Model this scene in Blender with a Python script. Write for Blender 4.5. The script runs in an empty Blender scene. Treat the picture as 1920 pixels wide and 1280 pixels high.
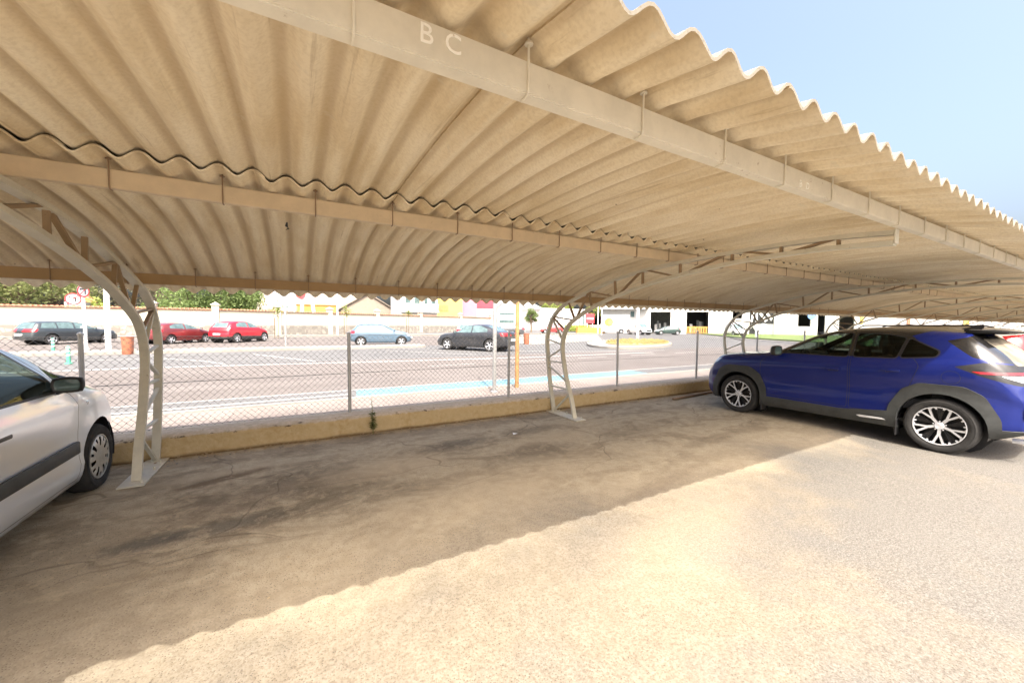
import bpy, bmesh, math, random
from mathutils import Vector, Matrix, noise
from math import radians as rad, sin, cos, pi
random.seed(7)
scene = bpy.context.scene
col = scene.collection
H = 1.6
# ------------------------------------------------------------- camera
RW = Matrix(((0.87171, 0.015263, -0.489785), (-0.489953, 0.044027, -0.870636), (0.008275, 0.998914, 0.045857)))
cd = bpy.data.cameras.new('camera'); cd.sensor_width = 36.0; cd.lens = 722.0/1920*36
cd.clip_start = 0.05; cd.clip_end = 3000
co = bpy.data.objects.new('camera', cd); col.objects.link(co)
co.matrix_world = Matrix.Translation((0, 0, H)) @ RW.to_4x4()
scene.camera = co
# ------------------------------------------------------------- light
SUNV = Vector((-0.20, -0.68, 1.0)).normalized()
elev = math.asin(SUNV.z); azim = math.atan2(SUNV.x, SUNV.y)
w = bpy.data.worlds.new('World'); scene.world = w; w.use_nodes = True
nt = w.node_tree; bg = nt.nodes['Background']
sky = nt.nodes.new('ShaderNodeTexSky'); sky.sky_type = 'NISHITA'; sky.sun_disc = False
sky.sun_elevation = elev; sky.sun_rotation = azim; sky.air_density = 0.98; sky.dust_density = 10.0; sky.ozone_density = 1.5; sky.altitude = 0
nt.links.new(sky.outputs[0], bg.inputs[0]); bg.inputs[1].default_value = 0.15
sd = bpy.data.lights.new('sun', 'SUN'); sd.energy = 2.0; sd.angle = rad(0.4); sd.color = (1.0, 0.95, 0.86)
so = bpy.data.objects.new('sun', sd); col.objects.link(so)
so.rotation_euler = SUNV.to_track_quat('Z', 'Y').to_euler()
scene.view_settings.view_transform = 'Standard'; scene.view_settings.look = 'None'
scene.view_settings.exposure = 1.84; scene.view_settings.gamma = 1.0
scene.render.engine = 'CYCLES'
try:
    scene.cycles.max_bounces = 8; scene.cycles.diffuse_bounces = 5; scene.cycles.transparent_max_bounces = 16
except Exception: pass

# ------------------------------------------------------------- helpers
def ray(px, py):
    return RW @ Vector(((px-960)/722, -(py-640)/722, -1))
def gx(px, y, py=610):
    r = ray(px, py); return r.x/r.y*y
def zt(px, py, y):
    r = ray(px, py); return H + r.z/r.y*y
def at(px, py, z):
    r = ray(px, py); t = (z-H)/r.z; return (r.x*t, r.y*t)

class NB:
    """tiny node-building helper for one material"""
    def __init__(s, name):
        s.m = bpy.data.materials.new(name); s.m.use_nodes = True
        s.t = s.m.node_tree; s.b = s.t.nodes['Principled BSDF']; s.out = s.t.nodes['Material Output']
        s._p = None
    def n(s, kind, **kw):
        x = s.t.nodes.new('ShaderNode'+kind)
        for k, v in kw.items():
            if hasattr(x, k): setattr(x, k, v)
            else: s.put(x.inputs[k.replace('_', ' ')], v)
        return x
    def put(s, sock, v):
        if isinstance(v, bpy.types.NodeSocket): s.t.links.new(v, sock)
        else:
            if hasattr(sock.default_value, '__len__') and not isinstance(v, (int, float)):
                v = tuple(v) + ((1,) if len(sock.default_value) == 4 and len(v) == 3 else ())
            sock.default_value = v
    @property
    def pos(s):
        if s._p is None: s._p = s.n('NewGeometry').outputs['Position']
        return s._p
    def scaled(s, v, sc):
        x = s.n('Mapping'); s.put(x.inputs['Vector'], v); x.inputs['Scale'].default_value = sc; return x.outputs[0]
    def noise(s, scale, detail=4, rough=.6, vec=None, dist=0.0):
        x = s.n('TexNoise'); x.inputs['Scale'].default_value = scale; x.inputs['Detail'].default_value = detail
        x.inputs['Roughness'].default_value = rough; x.inputs['Distortion'].default_value = dist
        s.put(x.inputs['Vector'], vec if vec is not None else s.pos); return x.outputs['Fac']
    def vor(s, scale, vec=None, feature='F1', out='Distance'):
        x = s.n('TexVoronoi'); x.feature = feature; x.inputs['Scale'].default_value = scale
        s.put(x.inputs['Vector'], vec if vec is not None else s.pos); return x.outputs[out]
    def ramp(s, fac, lo, hi, a=0.0, b=1.0):
        x = s.n('MapRange'); x.interpolation_type = 'SMOOTHSTEP'
        s.put(x.inputs['Value'], fac)
        for k, v in zip(('From Min', 'From Max', 'To Min', 'To Max'), (lo, hi, a, b)): s.put(x.inputs[k], v)
        return x.outputs[0]
    def math(s, op, a, b=0.0):
        x = s.n('Math'); x.operation = op; s.put(x.inputs[0], a); s.put(x.inputs[1], b); return x.outputs[0]
    def mix(s, f, a, b, mode='MIX'):
        x = s.n('Mix'); x.data_type = 'RGBA'; x.blend_type = mode
        s.put(x.inputs[0], f); s.put(x.inputs[6], a); s.put(x.inputs[7], b); return x.outputs[2]
    def sep(s, v):
        x = s.n('SeparateXYZ'); s.put(x.inputs[0], v); return x.outputs
    def bump(s, h, strength=.3, dist=.01):
        x = s.n('Bump'); x.inputs['Strength'].default_value = strength; x.inputs['Distance'].default_value = dist
        s.put(x.inputs['Height'], h); s.t.links.new(x.outputs[0], s.b.inputs['Normal']); return x
    def set(s, **kw):
        for k, v in kw.items(): s.put(s.b.inputs[k.replace('_', ' ')], v)
        return s.m

def flat(name, c, rough=.6, metal=0.0, var=.12, scale=6.0, bump=0.0, **kw):
    """simple painted / plain surface with a little real unevenness"""
    b = NB(name)
    n = b.noise(scale, 5, .65)
    f = b.ramp(n, .25, .75)
    c1 = tuple(max(0, x*(1-var)) for x in c); c2 = tuple(min(1, x*(1+var)) for x in c)
    b.set(Base_Color=b.mix(f, c1, c2), Roughness=rough, Metallic=metal)
    if bump: b.bump(b.noise(scale*8, 3), bump, .005)
    for k, v in kw.items(): b.put(b.b.inputs[k.replace('_', ' ')], v)
    return b.m

def obj(name, bm, mats=None, parent=None, smooth=None, loc=None):
    """link a bmesh as ONE mesh object"""
    me = bpy.data.meshes.new(name)
    bmesh.ops.recalc_face_normals(bm, faces=bm.faces) if smooth != 'keep' else None
    bm.to_mesh(me); bm.free()
    if mats is not None:
        for m in (mats if isinstance(mats, (list, tuple)) else [mats]): me.materials.append(m)
    if smooth in (True, 'keep'):
        for p in me.polygons: p.use_smooth = True
    elif isinstance(smooth, float):
        me.polygons.foreach_set('use_smooth', [True]*len(me.polygons))
        me.set_sharp_from_angle(angle=rad(smooth))
    o = bpy.data.objects.new(name, me); col.objects.link(o)
    if parent is not None: o.parent = parent
    if loc: o.location = loc
    return o

def thing(name, label, cat, loc=(0, 0, 0), rz=0, group=None):
    o = bpy.data.objects.new(name, None); col.objects.link(o); o.empty_display_size = .2
    o.location = loc; o.rotation_euler = (0, 0, rz); tag(o, label, cat, group); return o
def tag(o, label, cat, group=None):
    o['label'] = label; o['category'] = cat
    if group: o['group'] = group
    return o
def struct(o, kind='structure'):
    o['kind'] = kind; return o
def copy_tree(src, loc, rz, label, parent=None):
    c = src.copy(); col.objects.link(c)
    if parent is None: c.location = loc; c.rotation_euler = (0, 0, rz); c['label'] = label
    else: c.parent = parent
    for ch in list(src.children): copy_tree(ch, None, None, None, c)
    return c

def bx(bm, cx, cy, cz, sx, sy, sz, rz=0.0, bev=0.0, mi=0):
    M = Matrix.Translation((cx, cy, cz)) @ Matrix.Rotation(rz, 4, 'Z') @ Matrix.Diagonal((sx, sy, sz, 1))
    r = bmesh.ops.create_cube(bm, size=1, matrix=M)
    fs = set(f for v in r['verts'] for f in v.link_faces)
    if bev > 0:
        es = set(e for f in fs for e in f.edges)
        rr = bmesh.ops.bevel(bm, geom=list(es), offset=bev, segments=2, affect='EDGES', profile=.5)
        fs = set(rr['faces']) | set(f for f in fs if f.is_valid)
    for f in fs:
        if f.is_valid: f.material_index = mi
    return r
def box01(bm, x0, x1, y0, y1, z0, z1, **k):
    return bx(bm, (x0+x1)/2, (y0+y1)/2, (z0+z1)/2, abs(x1-x0), abs(y1-y0), abs(z1-z0), **k)
def tube(bm, pts, r, n=8, cap=True, mi=0, flat=None):
    """round (or w x h rectangular when flat=(w,h,side)) tube along points"""
    pts = [Vector(p) for p in pts]; rings = []
    up = None
    for i, p in enumerate(pts):
        a = pts[max(0, i-1)]; b = pts[min(len(pts)-1, i+1)]; t = (b-a).normalized()
        if flat:
            s = Vector(flat[2]); s = (s - t*s.dot(t)).normalized(); u = t.cross(s)
            w_, h_ = flat[0]/2, flat[1]/2
            ring = [p+s*w_+u*h_, p-s*w_+u*h_, p-s*w_-u*h_, p+s*w_-u*h_]
        else:
            if up is None: up = Vector((0, 0, 1)) if abs(t.z) < .9 else Vector((1, 0, 0))
            s = t.cross(up).normalized(); u = s.cross(t)
            rr = r[i] if isinstance(r, (list, tuple)) else r
            ring = [p+(s*cos(2*pi*k/n)+u*sin(2*pi*k/n))*rr for k in range(n)]
        rings.append([bm.verts.new(q) for q in ring])
    for A, B in zip(rings, rings[1:]):
        m = len(A)
        for k in range(m):
            f = bm.faces.new((A[k], A[(k+1) % m], B[(k+1) % m], B[k])); f.material_index = mi
    if cap:
        for rg in (rings[0][::-1], rings[-1]):
            f = bm.faces.new(rg); f.material_index = mi
def lathe(bm, prof, n=24, M=None, mi=0, mis=None):
    """profile [(r,z)] round local z"""
    M = M or Matrix.Identity(4); rings = []
    for r, z in prof:
        rings.append([bm.verts.new(M @ Vector((r*cos(2*pi*k/n), r*sin(2*pi*k/n), z))) for k in range(n)] if r > 1e-5
                     else [bm.verts.new(M @ Vector((0, 0, z)))])
    for i, (A, B) in enumerate(zip(rings, rings[1:])):
        for k in range(n):
            a = [A[k % len(A)], A[(k+1) % n % len(A)], B[(k+1) % n % len(B)], B[k % len(B)]]
            u = []
            for v in a:
                if v not in u: u.append(v)
            if len(u) > 2:
                f = bm.faces.new(u); f.material_index = mis[i] if mis else mi
def poly_prism(bm, pts, axis, d0, d1, mi=0):
    """2D polygon extruded along an axis: 'x' (pts = y,z), 'y' (x,z), 'z' (x,y)"""
    def P(a, b, d): return {'x': (d, a, b), 'y': (a, d, b), 'z': (a, b, d)}[axis]
    A = [bm.verts.new(P(a, b, d0)) for a, b in pts]; B = [bm.verts.new(P(a, b, d1)) for a, b in pts]
    fs = [bm.faces.new(A[::-1]), bm.faces.new(B)]
    n = len(pts)
    for k in range(n): fs.append(bm.faces.new((A[k], A[(k+1) % n], B[(k+1) % n], B[k])))
    for f in fs: f.material_index = mi
def interp(pts, x):
    """monotone-ish smooth interpolation through (x, value) points"""
    if pts[0][0] > pts[-1][0]: pts = pts[::-1]
    if x <= pts[0][0]: return pts[0][1]
    if x >= pts[-1][0]: return pts[-1][1]
    n = len(pts)
    for i in range(n-1):
        if pts[i][0] <= x <= pts[i+1][0]: break
    def slope(j):
        if j <= 0 or j >= n-1:
            k = 0 if j <= 0 else n-2
            return (pts[k+1][1]-pts[k][1])/(pts[k+1][0]-pts[k][0])
        d0 = (pts[j][1]-pts[j-1][1])/(pts[j][0]-pts[j-1][0]); d1 = (pts[j+1][1]-pts[j][1])/(pts[j+1][0]-pts[j][0])
        if d0*d1 <= 0: return 0.0
        return 2*d0*d1/(d0+d1)
    h = pts[i+1][0]-pts[i][0]; t = (x-pts[i][0])/h
    return ((2*t**3-3*t**2+1)*pts[i][1]+(t**3-2*t**2+t)*h*slope(i)
            + (-2*t**3+3*t**2)*pts[i+1][1]+(t**3-t**2)*h*slope(i+1))
# ------------------------------------------------------------- materials
def m_lot():
    b = NB('lot_asphalt')
    p = b.pos; s = b.sep(p)
    n1 = b.noise(.55, 5, .6, dist=.4); n2 = b.noise(2.3, 6, .65); n3 = b.noise(9, 5, .7)
    fine = b.noise(120, 3, .8); ag = b.vor(72); ag2 = b.vor(46)
    dust = b.math('ADD', b.math('MULTIPLY', n1, .65), b.math('MULTIPLY', n2, .35))
    # sandy towards the parking bays, greyer out on the drive lane
    lane = b.ramp(b.math('ADD', b.math('SUBTRACT', s[1], b.math('MULTIPLY', s[0], .55)), b.math('MULTIPLY', n1, 2.4)), -.5, 1.9)
    dust = b.ramp(b.math('ADD', dust, b.math('MULTIPLY', lane, .25)), .48, .80)
    gr2 = b.noise(52, 3, .85)
    grey = b.mix(b.ramp(fine, .35, .65), (.115, .108, .098), (.225, .214, .193)); grey = b.mix(b.ramp(gr2, .36, .6, .6, 0), grey, (.085, .076, .066))
    sand = b.mix(b.ramp(n3, .3, .7), (.20, .172, .130), (.25, .218, .17)); sand = b.mix(b.ramp(gr2, .38, .54, .6, 0), sand, (.13, .10, .07))
    c = b.mix(dust, grey, sand)
    shade_lift = b.ramp(b.math('ADD', s[1], b.math('MULTIPLY', b.math('SUBTRACT', n1, .5), 1.6)), 2.0, 3.1, 0, .85)  # paler sand colour in the bays, brightened to lift the roof's shade
    c = b.mix(shade_lift, c, b.mix(b.ramp(n3, .3, .7), (.43, .36, .25), (.52, .445, .32)))
    # dark aggregate showing through the sand
    spk = b.math('MULTIPLY', b.ramp(ag, .17, .27, 1, 0), b.ramp(b.noise(1.7, 4, .7), .30, .55))
    spk2 = b.math('MULTIPLY', b.ramp(ag2, .10, .17, 1, 0), b.ramp(b.noise(3.1, 3), .45, .6))
    c = b.mix(b.math('MULTIPLY', spk, .78), c, (.075, .06, .045))
    c = b.mix(b.math('MULTIPLY', spk2, .55), c, (.10, .08, .065))
    # stains, dirt and broad dark patches with a place of their own : (x, y, rx, ry, rot, strength, colour)
    warp = b.noise(1.6, 5, .65)
    for (x, y, rx, ry, ro, st, cc) in [
        (-.55, 3.68, .65, .15, .12, .62, (.055, .055, .055)), (-.95, 3.66, .28, .12, .1, .45, (.045, .055, .06)),
        (.00, 4.35, .75, .42, .2, .55, (.085, .072, .055)), (-.45, 4.15, .6, .35, .3, .35, (.12, .085, .06)),
        (-.70, 4.78, .42, .09, .35, .70, (.14, .09, .05)), (.35, 3.85, .55, .28, .2, .45, (.10, .08, .05)),
        (1.9, 4.75, .55, .22, .1, .60, (.075, .07, .06)), (2.6, 3.95, .75, .25, .1, .38, (.11, .095, .075)),
        (3.0, 4.85, .5, .2, .0, .45, (.10, .085, .06)), (4.4, 4.1, .8, .3, .1, .30, (.13, .10, .07)),
        (1.2, 3.7, .9, .12, .15, .35, (.11, .085, .055)), (.2, 5.52, 9.0, .20, 0, .35, (.15, .125, .10)),
        (-1.5, 3.3, 1.1, 1.3, 0, .40, (.12, .095, .07)), (5.2, 3.3, .8, .12, .1, .3, (.12, .09, .06)),
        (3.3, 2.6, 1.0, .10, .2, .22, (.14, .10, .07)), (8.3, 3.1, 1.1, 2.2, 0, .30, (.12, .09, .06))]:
        mp = b.n('Mapping'); b.put(mp.inputs['Vector'], p); mp.vector_type = 'TEXTURE'
        mp.inputs['Location'].default_value = (x, y, 0); mp.inputs['Rotation'].default_value = (0, 0, ro)
        mp.inputs['Scale'].default_value = (rx, ry, 50)
        ln = b.n('VectorMath'); ln.operation = 'LENGTH'; b.put(ln.inputs[0], mp.outputs[0])
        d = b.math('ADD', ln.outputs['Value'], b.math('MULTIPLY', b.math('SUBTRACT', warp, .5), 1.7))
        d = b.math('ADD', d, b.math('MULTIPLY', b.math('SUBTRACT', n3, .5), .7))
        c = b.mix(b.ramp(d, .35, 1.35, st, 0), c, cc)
    # tyre-rubbed and damp mottling deeper in the bays
    mt = b.noise(1.15, 6, .68, b.scaled(p, (1, 1.7, 1)), .8); bay = b.ramp(b.math('ADD', s[1], b.math('MULTIPLY', n1, 1.5)), 3.0, 4.4)
    c = b.mix(b.math('MULTIPLY', b.ramp(mt, .47, .60), b.math('MULTIPLY', bay, .42)), c, (.13, .10, .066))
    c = b.mix(b.math('MULTIPLY', b.ramp(b.noise(5.5, 6, .75, None, .5), .52, .63), b.math('MULTIPLY', bay, .30)), c, (.58, .48, .33))
    # pale worn sand patches
    for (x, y, rx, ry, ro, st) in [(.85, 4.35, .85, .30, .1, .55), (-.9, 4.95, .5, .12, .2, .6), (1.9, 3.4, 1.5, .5, .2, .35),
                                   (3.2, 4.4, .6, .25, 0, .4), (2.6, 1.9, 1.2, .40, .3, .15)]:
        mp = b.n('Mapping'); b.put(mp.inputs['Vector'], p); mp.vector_type = 'TEXTURE'
        mp.inputs['Location'].default_value = (x, y, 0); mp.inputs['Rotation'].default_value = (0, 0, ro)
        mp.inputs['Scale'].default_value = (rx, ry, 50)
        ln = b.n('VectorMath'); ln.operation = 'LENGTH'; b.put(ln.inputs[0], mp.outputs[0])
        d = b.math('ADD', ln.outputs['Value'], b.math('MULTIPLY', b.math('SUBTRACT', n2, .5), 2.2))
        c = b.mix(b.ramp(d, .3, 1.3, st, 0), c, (.50, .41, .285))
    # thin cracks
    vv = b.n('Mapping'); b.put(vv.inputs['Vector'], p); vv.inputs['Scale'].default_value = (.55, 1.5, 1)
    dv = b.n('VectorMath'); dv.operation = 'ADD'; b.put(dv.inputs[0], vv.outputs[0])
    nn = b.n('TexNoise'); nn.inputs['Scale'].default_value = .9; b.put(nn.inputs['Vector'], p)
    b.put(dv.inputs[1], nn.outputs['Color'])
    cr = b.vor(.8, dv.outputs[0], 'DISTANCE_TO_EDGE')
    crk = b.math('MULTIPLY', b.ramp(cr, .002, .007, 1, 0), b.ramp(b.math('ADD', s[1], b.math('MULTIPLY', n1, 2)), 3.9, 4.6))
    c = b.mix(b.math('MULTIPLY', crk, .4), c, (.09, .07, .05))
    b.set(Base_Color=c, Roughness=.92, Specular_IOR_Level=.2)
    h = b.math('ADD', b.math('MULTIPLY', ag, .6), b.math('MULTIPLY', gr2, .8)); h = b.math('SUBTRACT', h, b.math('MULTIPLY', crk, .8))
    b.bump(h, .5, .006)
    return b.m

def m_road(name, c1, c2, sc=1.0, spk=.35):
    b = NB(name); n1 = b.noise(.35*sc, 5, .6); n2 = b.noise(3*sc, 5, .7)
    st = b.noise(1.2, 4, .6, b.scaled(b.pos, (.12, 1.2, 1)))
    f = b.math('ADD', b.math('MULTIPLY', n1, .4), b.math('ADD', b.math('MULTIPLY', n2, .2), b.math('MULTIPLY', st, .4)))
    c = b.mix(b.ramp(f, .35, .65), c1, c2)
    c = b.mix(b.math('MULTIPLY', b.ramp(b.vor(60), .12, .3, 1, 0), spk), c, tuple(x*.4 for x in c1))
    b.set(Base_Color=c, Roughness=.9, Specular_IOR_Level=.25); b.bump(b.noise(60, 3), .2, .004)
    return b.m

def m_sheet():
    b = NB('fibre_cement'); p = b.pos
    n1 = b.noise(1.1, 5, .6); n2 = b.noise(3, 5, .65, b.scaled(p, (3.2, .35, 1))); n3 = b.noise(60, 2, .6); n4 = b.noise(150, 2, .7)
    c = b.mix(b.ramp(n2, .3, .7), (.70, .575, .38), (.90, .81, .62))
    c = b.mix(b.ramp(n1, .38, .68, 0, .55), c, (.90, .82, .66))
    c = b.mix(b.ramp(n3, .30, .62, .20, 0), c, (.42, .32, .19))
    c = b.mix(b.ramp(n4, .6, .75, 0, .35), c, (.82, .72, .55))
    # dark line inside each ridge: painted rib shading plus some dirt
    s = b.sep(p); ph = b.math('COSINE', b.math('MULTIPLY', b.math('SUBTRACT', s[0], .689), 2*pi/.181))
    rib_shade = b.math('ADD', ph, b.math('MULTIPLY', b.math('SUBTRACT', n2, .5), 1.1))
    c = b.mix(b.math('MULTIPLY', b.ramp(rib_shade, .25, 1.05), .46), c, (.36, .24, .12))
    ob = b.n('ObjectInfo').outputs['Random']; c = b.mix(b.ramp(ob, 0, 1, 0, .16), c, (.44, .345, .215))
    st = b.noise(4, 4, .7, b.scaled(p, (6, .22, 1))); c = b.mix(b.ramp(st, .60, .72, 0, .38), c, (.33, .235, .13))
    # pale grey mottling near the outer edges, small dark spots
    c = b.mix(b.ramp(b.noise(7, 4, .7, dist=.5), .60, .72, 0, .4), c, (.66, .61, .49))
    c = b.mix(b.math('MULTIPLY', b.ramp(b.vor(2.2), .012, .022, 1, 0), .8), c, (.12, .07, .03))
    b.set(Base_Color=c, Roughness=.9, Specular_IOR_Level=.15)
    b.bump(b.math('ADD', n3, b.math('MULTIPLY', n4, .6)), .18, .002)
    return b.m

def m_steel(name, c, rust=.5, rough=.55):
    b = NB(name); n1 = b.noise(5, 5, .7); n2 = b.noise(34, 4, .75)
    cc = b.mix(b.ramp(n1, .3, .7), tuple(x*.86 for x in c), c)
    sp = b.math('MULTIPLY', b.ramp(n2, .61, .70), b.ramp(b.noise(2.2, 4), .46, .60))
    cc = b.mix(b.math('MULTIPLY', sp, rust), cc, (.20, .09, .035))
    b.set(Base_Color=cc, Roughness=rough); b.bump(b.noise(70, 2), .08, .002)
    return b.m

def m_wallet():
    b = NB('ochre_render'); p = b.pos; s = b.sep(p)
    g = b.n('NewGeometry'); nz = b.sep(g.outputs['Normal'])[2]
    n1 = b.noise(2.4, 5, .65); n2 = b.noise(14, 5, .7); n3 = b.noise(60, 4, .7)
    och = b.mix(b.ramp(n2, .3, .7), (.49, .345, .165), (.60, .475, .28))
    och = b.mix(b.ramp(n1, .35, .7, 0, .75), och, (.56, .43, .24))
    con = b.mix(b.ramp(n2, .3, .7), (.44, .36, .26), (.60, .50, .38))
    edge = b.math('ADD', s[2], b.math('MULTIPLY', b.math('SUBTRACT', n2, .5), .06))
    c = b.mix(b.ramp(edge, .232, .252), och, con)
    c = b.mix(b.ramp(nz, .55, .8), c, con)
    # chipped black edge
    ch = b.noise(5.5, 5, .75, b.scaled(p, (1, 1, 2.6)))
    band = b.math('MULTIPLY', b.ramp(edge, .225, .24), b.ramp(edge, .262, .275, 1, 0))
    c = b.mix(b.math('MULTIPLY', b.math('MULTIPLY', b.ramp(ch, .58, .62), band), .85), c, (.07, .055, .045))
    c = b.mix(b.ramp(b.math('ADD', s[2], b.math('MULTIPLY', n1, .05)), .03, .075, .85, 0), c, (.13, .075, .035))
    c = b.mix(b.ramp(n3, .25, .45, .35, 0), c, (.32, .20, .08))
    c = b.mix(b.math('MULTIPLY', b.ramp(b.vor(3.3), .02, .05, 1, 0), .7), c, (.14, .08, .04))
    b.set(Base_Color=c, Roughness=.92, Specular_IOR_Level=.2); b.bump(b.math('ADD', n2, b.math('MULTIPLY', n3, .4)), .5, .012)
    return b.m

def m_tiles(name='pavement_tiles'):
    b = NB(name); p = b.pos
    x = b.n('TexBrick'); b.put(x.inputs['Vector'], p); x.offset = 0; x.inputs['Scale'].default_value = 1
    x.inputs['Brick Width'].default_value = .9; x.inputs['Row Height'].default_value = .9; x.inputs['Mortar Size'].default_value = .012
    x.inputs['Color1'].default_value = (.195, .163, .143, 1); x.inputs['Color2'].default_value = (.225, .192, .17, 1); x.inputs['Mortar'].default_value = (.15, .115, .10, 1)
    c = b.mix(b.ramp(b.noise(2.0, 5, .7), .35, .7, 0, .5), x.outputs[0], (.27, .24, .21))
    b.set(Base_Color=c, Roughness=.9); return b.m

def m_stone():
    b = NB('stone_facing'); v = b.n('TexVoronoi'); v.inputs['Scale'].default_value = 2.6; b.put(v.inputs['Vector'], b.pos)
    e = b.vor(2.6, None, 'DISTANCE_TO_EDGE')
    c = b.mix(b.sep(v.outputs['Color'])[0], (.17, .16, .14), (.31, .285, .25)); c = b.mix(b.ramp(e, .02, .07, 1, 0), c, (.17, .15, .13))
    b.set(Base_Color=c, Roughness=.9); return b.m

def m_foliage(name, c1, c2):
    b = NB(name)
    i = b.n('NewGeometry').outputs['Random Per Island']
    c = b.mix(i, c1, c2); c = b.mix(b.ramp(b.noise(.9, 3), .35, .65, 0, .6), c, tuple(x*1.35 for x in c2))
    b.set(Base_Color=c, Roughness=.6, Specular_IOR_Level=.3)
    tr = b.n('BsdfTranslucent'); b.put(tr.inputs[0], b.mix(.5, c, (c2[0]*1.6, c2[1]*1.6, c2[2])))
    mx = b.n('MixShader'); mx.inputs[0].default_value = .35
    b.t.links.new(b.b.outputs[0], mx.inputs[1]); b.t.links.new(tr.outputs[0], mx.inputs[2]); b.t.links.new(mx.outputs[0], b.out.inputs[0])
    return b.m

def m_paint(name, c, flake=0.0, rough=.28, dust=.1, metal=.35, clear=.9, spec=.5):
    b = NB(name); g = b.n('NewGeometry')
    n = b.noise(2.5, 5, .65); d = b.ramp(n, .4, .75, 0, dust)
    cc = b.mix(d, c, (.42, .36, .27))
    b.set(Base_Color=cc, Roughness=rough, Metallic=metal, Specular_IOR_Level=spec, Coat_Weight=clear, Coat_Roughness=.04)
    b.put(b.b.inputs['Coat Roughness'], b.ramp(n, .35, .8, .03, .16))
    # inner face of the shell: dark trim
    k = b.n('BsdfDiffuse'); k.inputs[0].default_value = (.02, .02, .02, 1)
    mx = b.n('MixShader'); b.put(mx.inputs[0], g.outputs['Backfacing'])
    b.t.links.new(b.b.outputs[0], mx.inputs[1]); b.t.links.new(k.outputs[0], mx.inputs[2]); b.t.links.new(mx.outputs[0], b.out.inputs[0])
    return b.m

def m_glass(name, tint, dens=.5, dusty=0.0):
    """thin pane: tinted see-through plus sharp reflection"""
    b = NB(name); tr = b.n('BsdfTransparent'); tr.inputs[0].default_value = tint + (1,)
    gl = b.n('BsdfGlossy'); gl.inputs['Roughness'].default_value = .02; gl.inputs[0].default_value = (.95, 1, .98, 1)
    fr = b.n('Fresnel'); fr.inputs[0].default_value = 1.5
    mx = b.n('MixShader'); b.put(mx.inputs[0], b.math('ADD', b.math('MULTIPLY', fr.outputs[0], .62), .0))
    b.t.links.new(tr.outputs[0], mx.inputs[1]); b.t.links.new(gl.outputs[0], mx.inputs[2])
    df = b.n('BsdfDiffuse'); df.inputs[0].default_value = (.42, .37, .29, 1)
    m2 = b.n('MixShader'); b.put(m2.inputs[0], b.ramp(b.noise(3, 5, .65), .3, .75, dusty*.4, dusty))
    b.t.links.new(mx.outputs[0], m2.inputs[1]); b.t.links.new(df.outputs[0], m2.inputs[2]); b.t.links.new(m2.outputs[0], b.out.inputs[0])
    return b.m

M = {}
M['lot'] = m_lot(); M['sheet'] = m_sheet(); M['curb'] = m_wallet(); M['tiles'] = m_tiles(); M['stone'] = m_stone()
M['road'] = m_road('road_pinkish', (.122, .107, .099), (.165, .148, .137)); M['road_grey'] = m_road('road_grey', (.112, .111, .11), (.148, .146, .144))
M['terrain'] = m_road('dry_ground', (.26, .215, .16), (.34, .29, .22), .4)
M['concrete'] = m_road('concrete', (.24, .225, .20), (.31, .29, .26)); M['line'] = flat('road_paint', (.36, .35, .33), .7, scale=9, var=.2)
M['blue_line'] = flat('blue_road_paint', (.13, .25, .30), .75, scale=5, var=.22)
M['steel'] = m_steel('cream_painted_steel', (.78, .73, .61), .6); M['truss'] = m_steel('truss_paint', (.66, .62, .50), .7); M['brace'] = m_steel('shade_brown_brace', (.34, .235, .13), .5); M['purlin_mid'] = m_steel('shade_tan_steel', (.66, .53, .36), .5); M['purlin_rear'] = m_steel('shade_brown_steel', (.40, .26, .12), .4)  # mid and rear purlin and brace browns hold roof shade in the colour
M['galv'] = m_steel('galvanised', (.50, .50, .49), .05, .45); M['galv'].node_tree.nodes['Principled BSDF'].inputs['Metallic'].default_value = .55
M['wire'] = m_steel('fence_wire', (.21, .20, .19), .2, .5); M['rusty'] = m_steel('rusty_rod', (.26, .17, .10), .8)
b_ = NB('letter_paint'); b_.set(Base_Color=b_.mix(b_.ramp(b_.noise(55, 4, .8), .58, .68), (.97, .95, .88), (.60, .52, .40)), Roughness=.7); M['letter'] = b_.m
M['white'] = flat('white_render', (.54, .535, .52), .85, scale=1.5, var=.06); M['cream'] = flat('cream_render', (.46, .425, .345), .85, scale=1.2, var=.06)
M['rooftile'] = flat('terracotta', (.38, .17, .10), .8, scale=5, var=.25); M['tanroof'] = flat('tan_roofing', (.27, .225, .18), .8, scale=2, var=.1)
M['yellow'] = flat('yellow_render', (.56, .43, .12), .8, scale=1, var=.06); M['pink'] = flat('pink_render', (.52, .20, .26), .8, scale=1, var=.05)
M['redw'] = flat('red_cladding', (.50, .06, .085), .7, scale=1, var=.05); M['orange'] = flat('orange_paint', (.50, .27, .07), .55, scale=2, var=.08)
M['dark'] = flat('dark_opening', (.035, .037, .04), .8); M['black'] = flat('black_plastic', (.018, .018, .02), .45, scale=30, var=.3)
M['rubber'] = flat('tyre_rubber', (.028, .027, .026), .85, scale=14, var=.35, bump=.1)
M['clad'] = flat('grey_cladding', (.040, .043, .042), .62, scale=7, var=.25)
M['alloy'] = flat('alloy', (.74, .76, .80), .30, .5, scale=20, var=.1); M['alloydark'] = flat('dark_alloy', (.02, .02, .022), .35, .3)
M['redlens'] = flat('red_lens', (.42, .01, .015), .15, scale=20, Coat_Weight=.8); M['clearlens'] = flat('clear_lens', (.55, .56, .56), .12, .4, scale=30, var=.25, Coat_Weight=.8)
M['glass'] = m_glass('car_glass_green', (.74, .86, .80)); M['glassdark'] = m_glass('car_glass_dark', (.10, .13, .12))
M['glassdust'] = m_glass('car_glass_dusty', (.25, .28, .26), dusty=.75)
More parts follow.
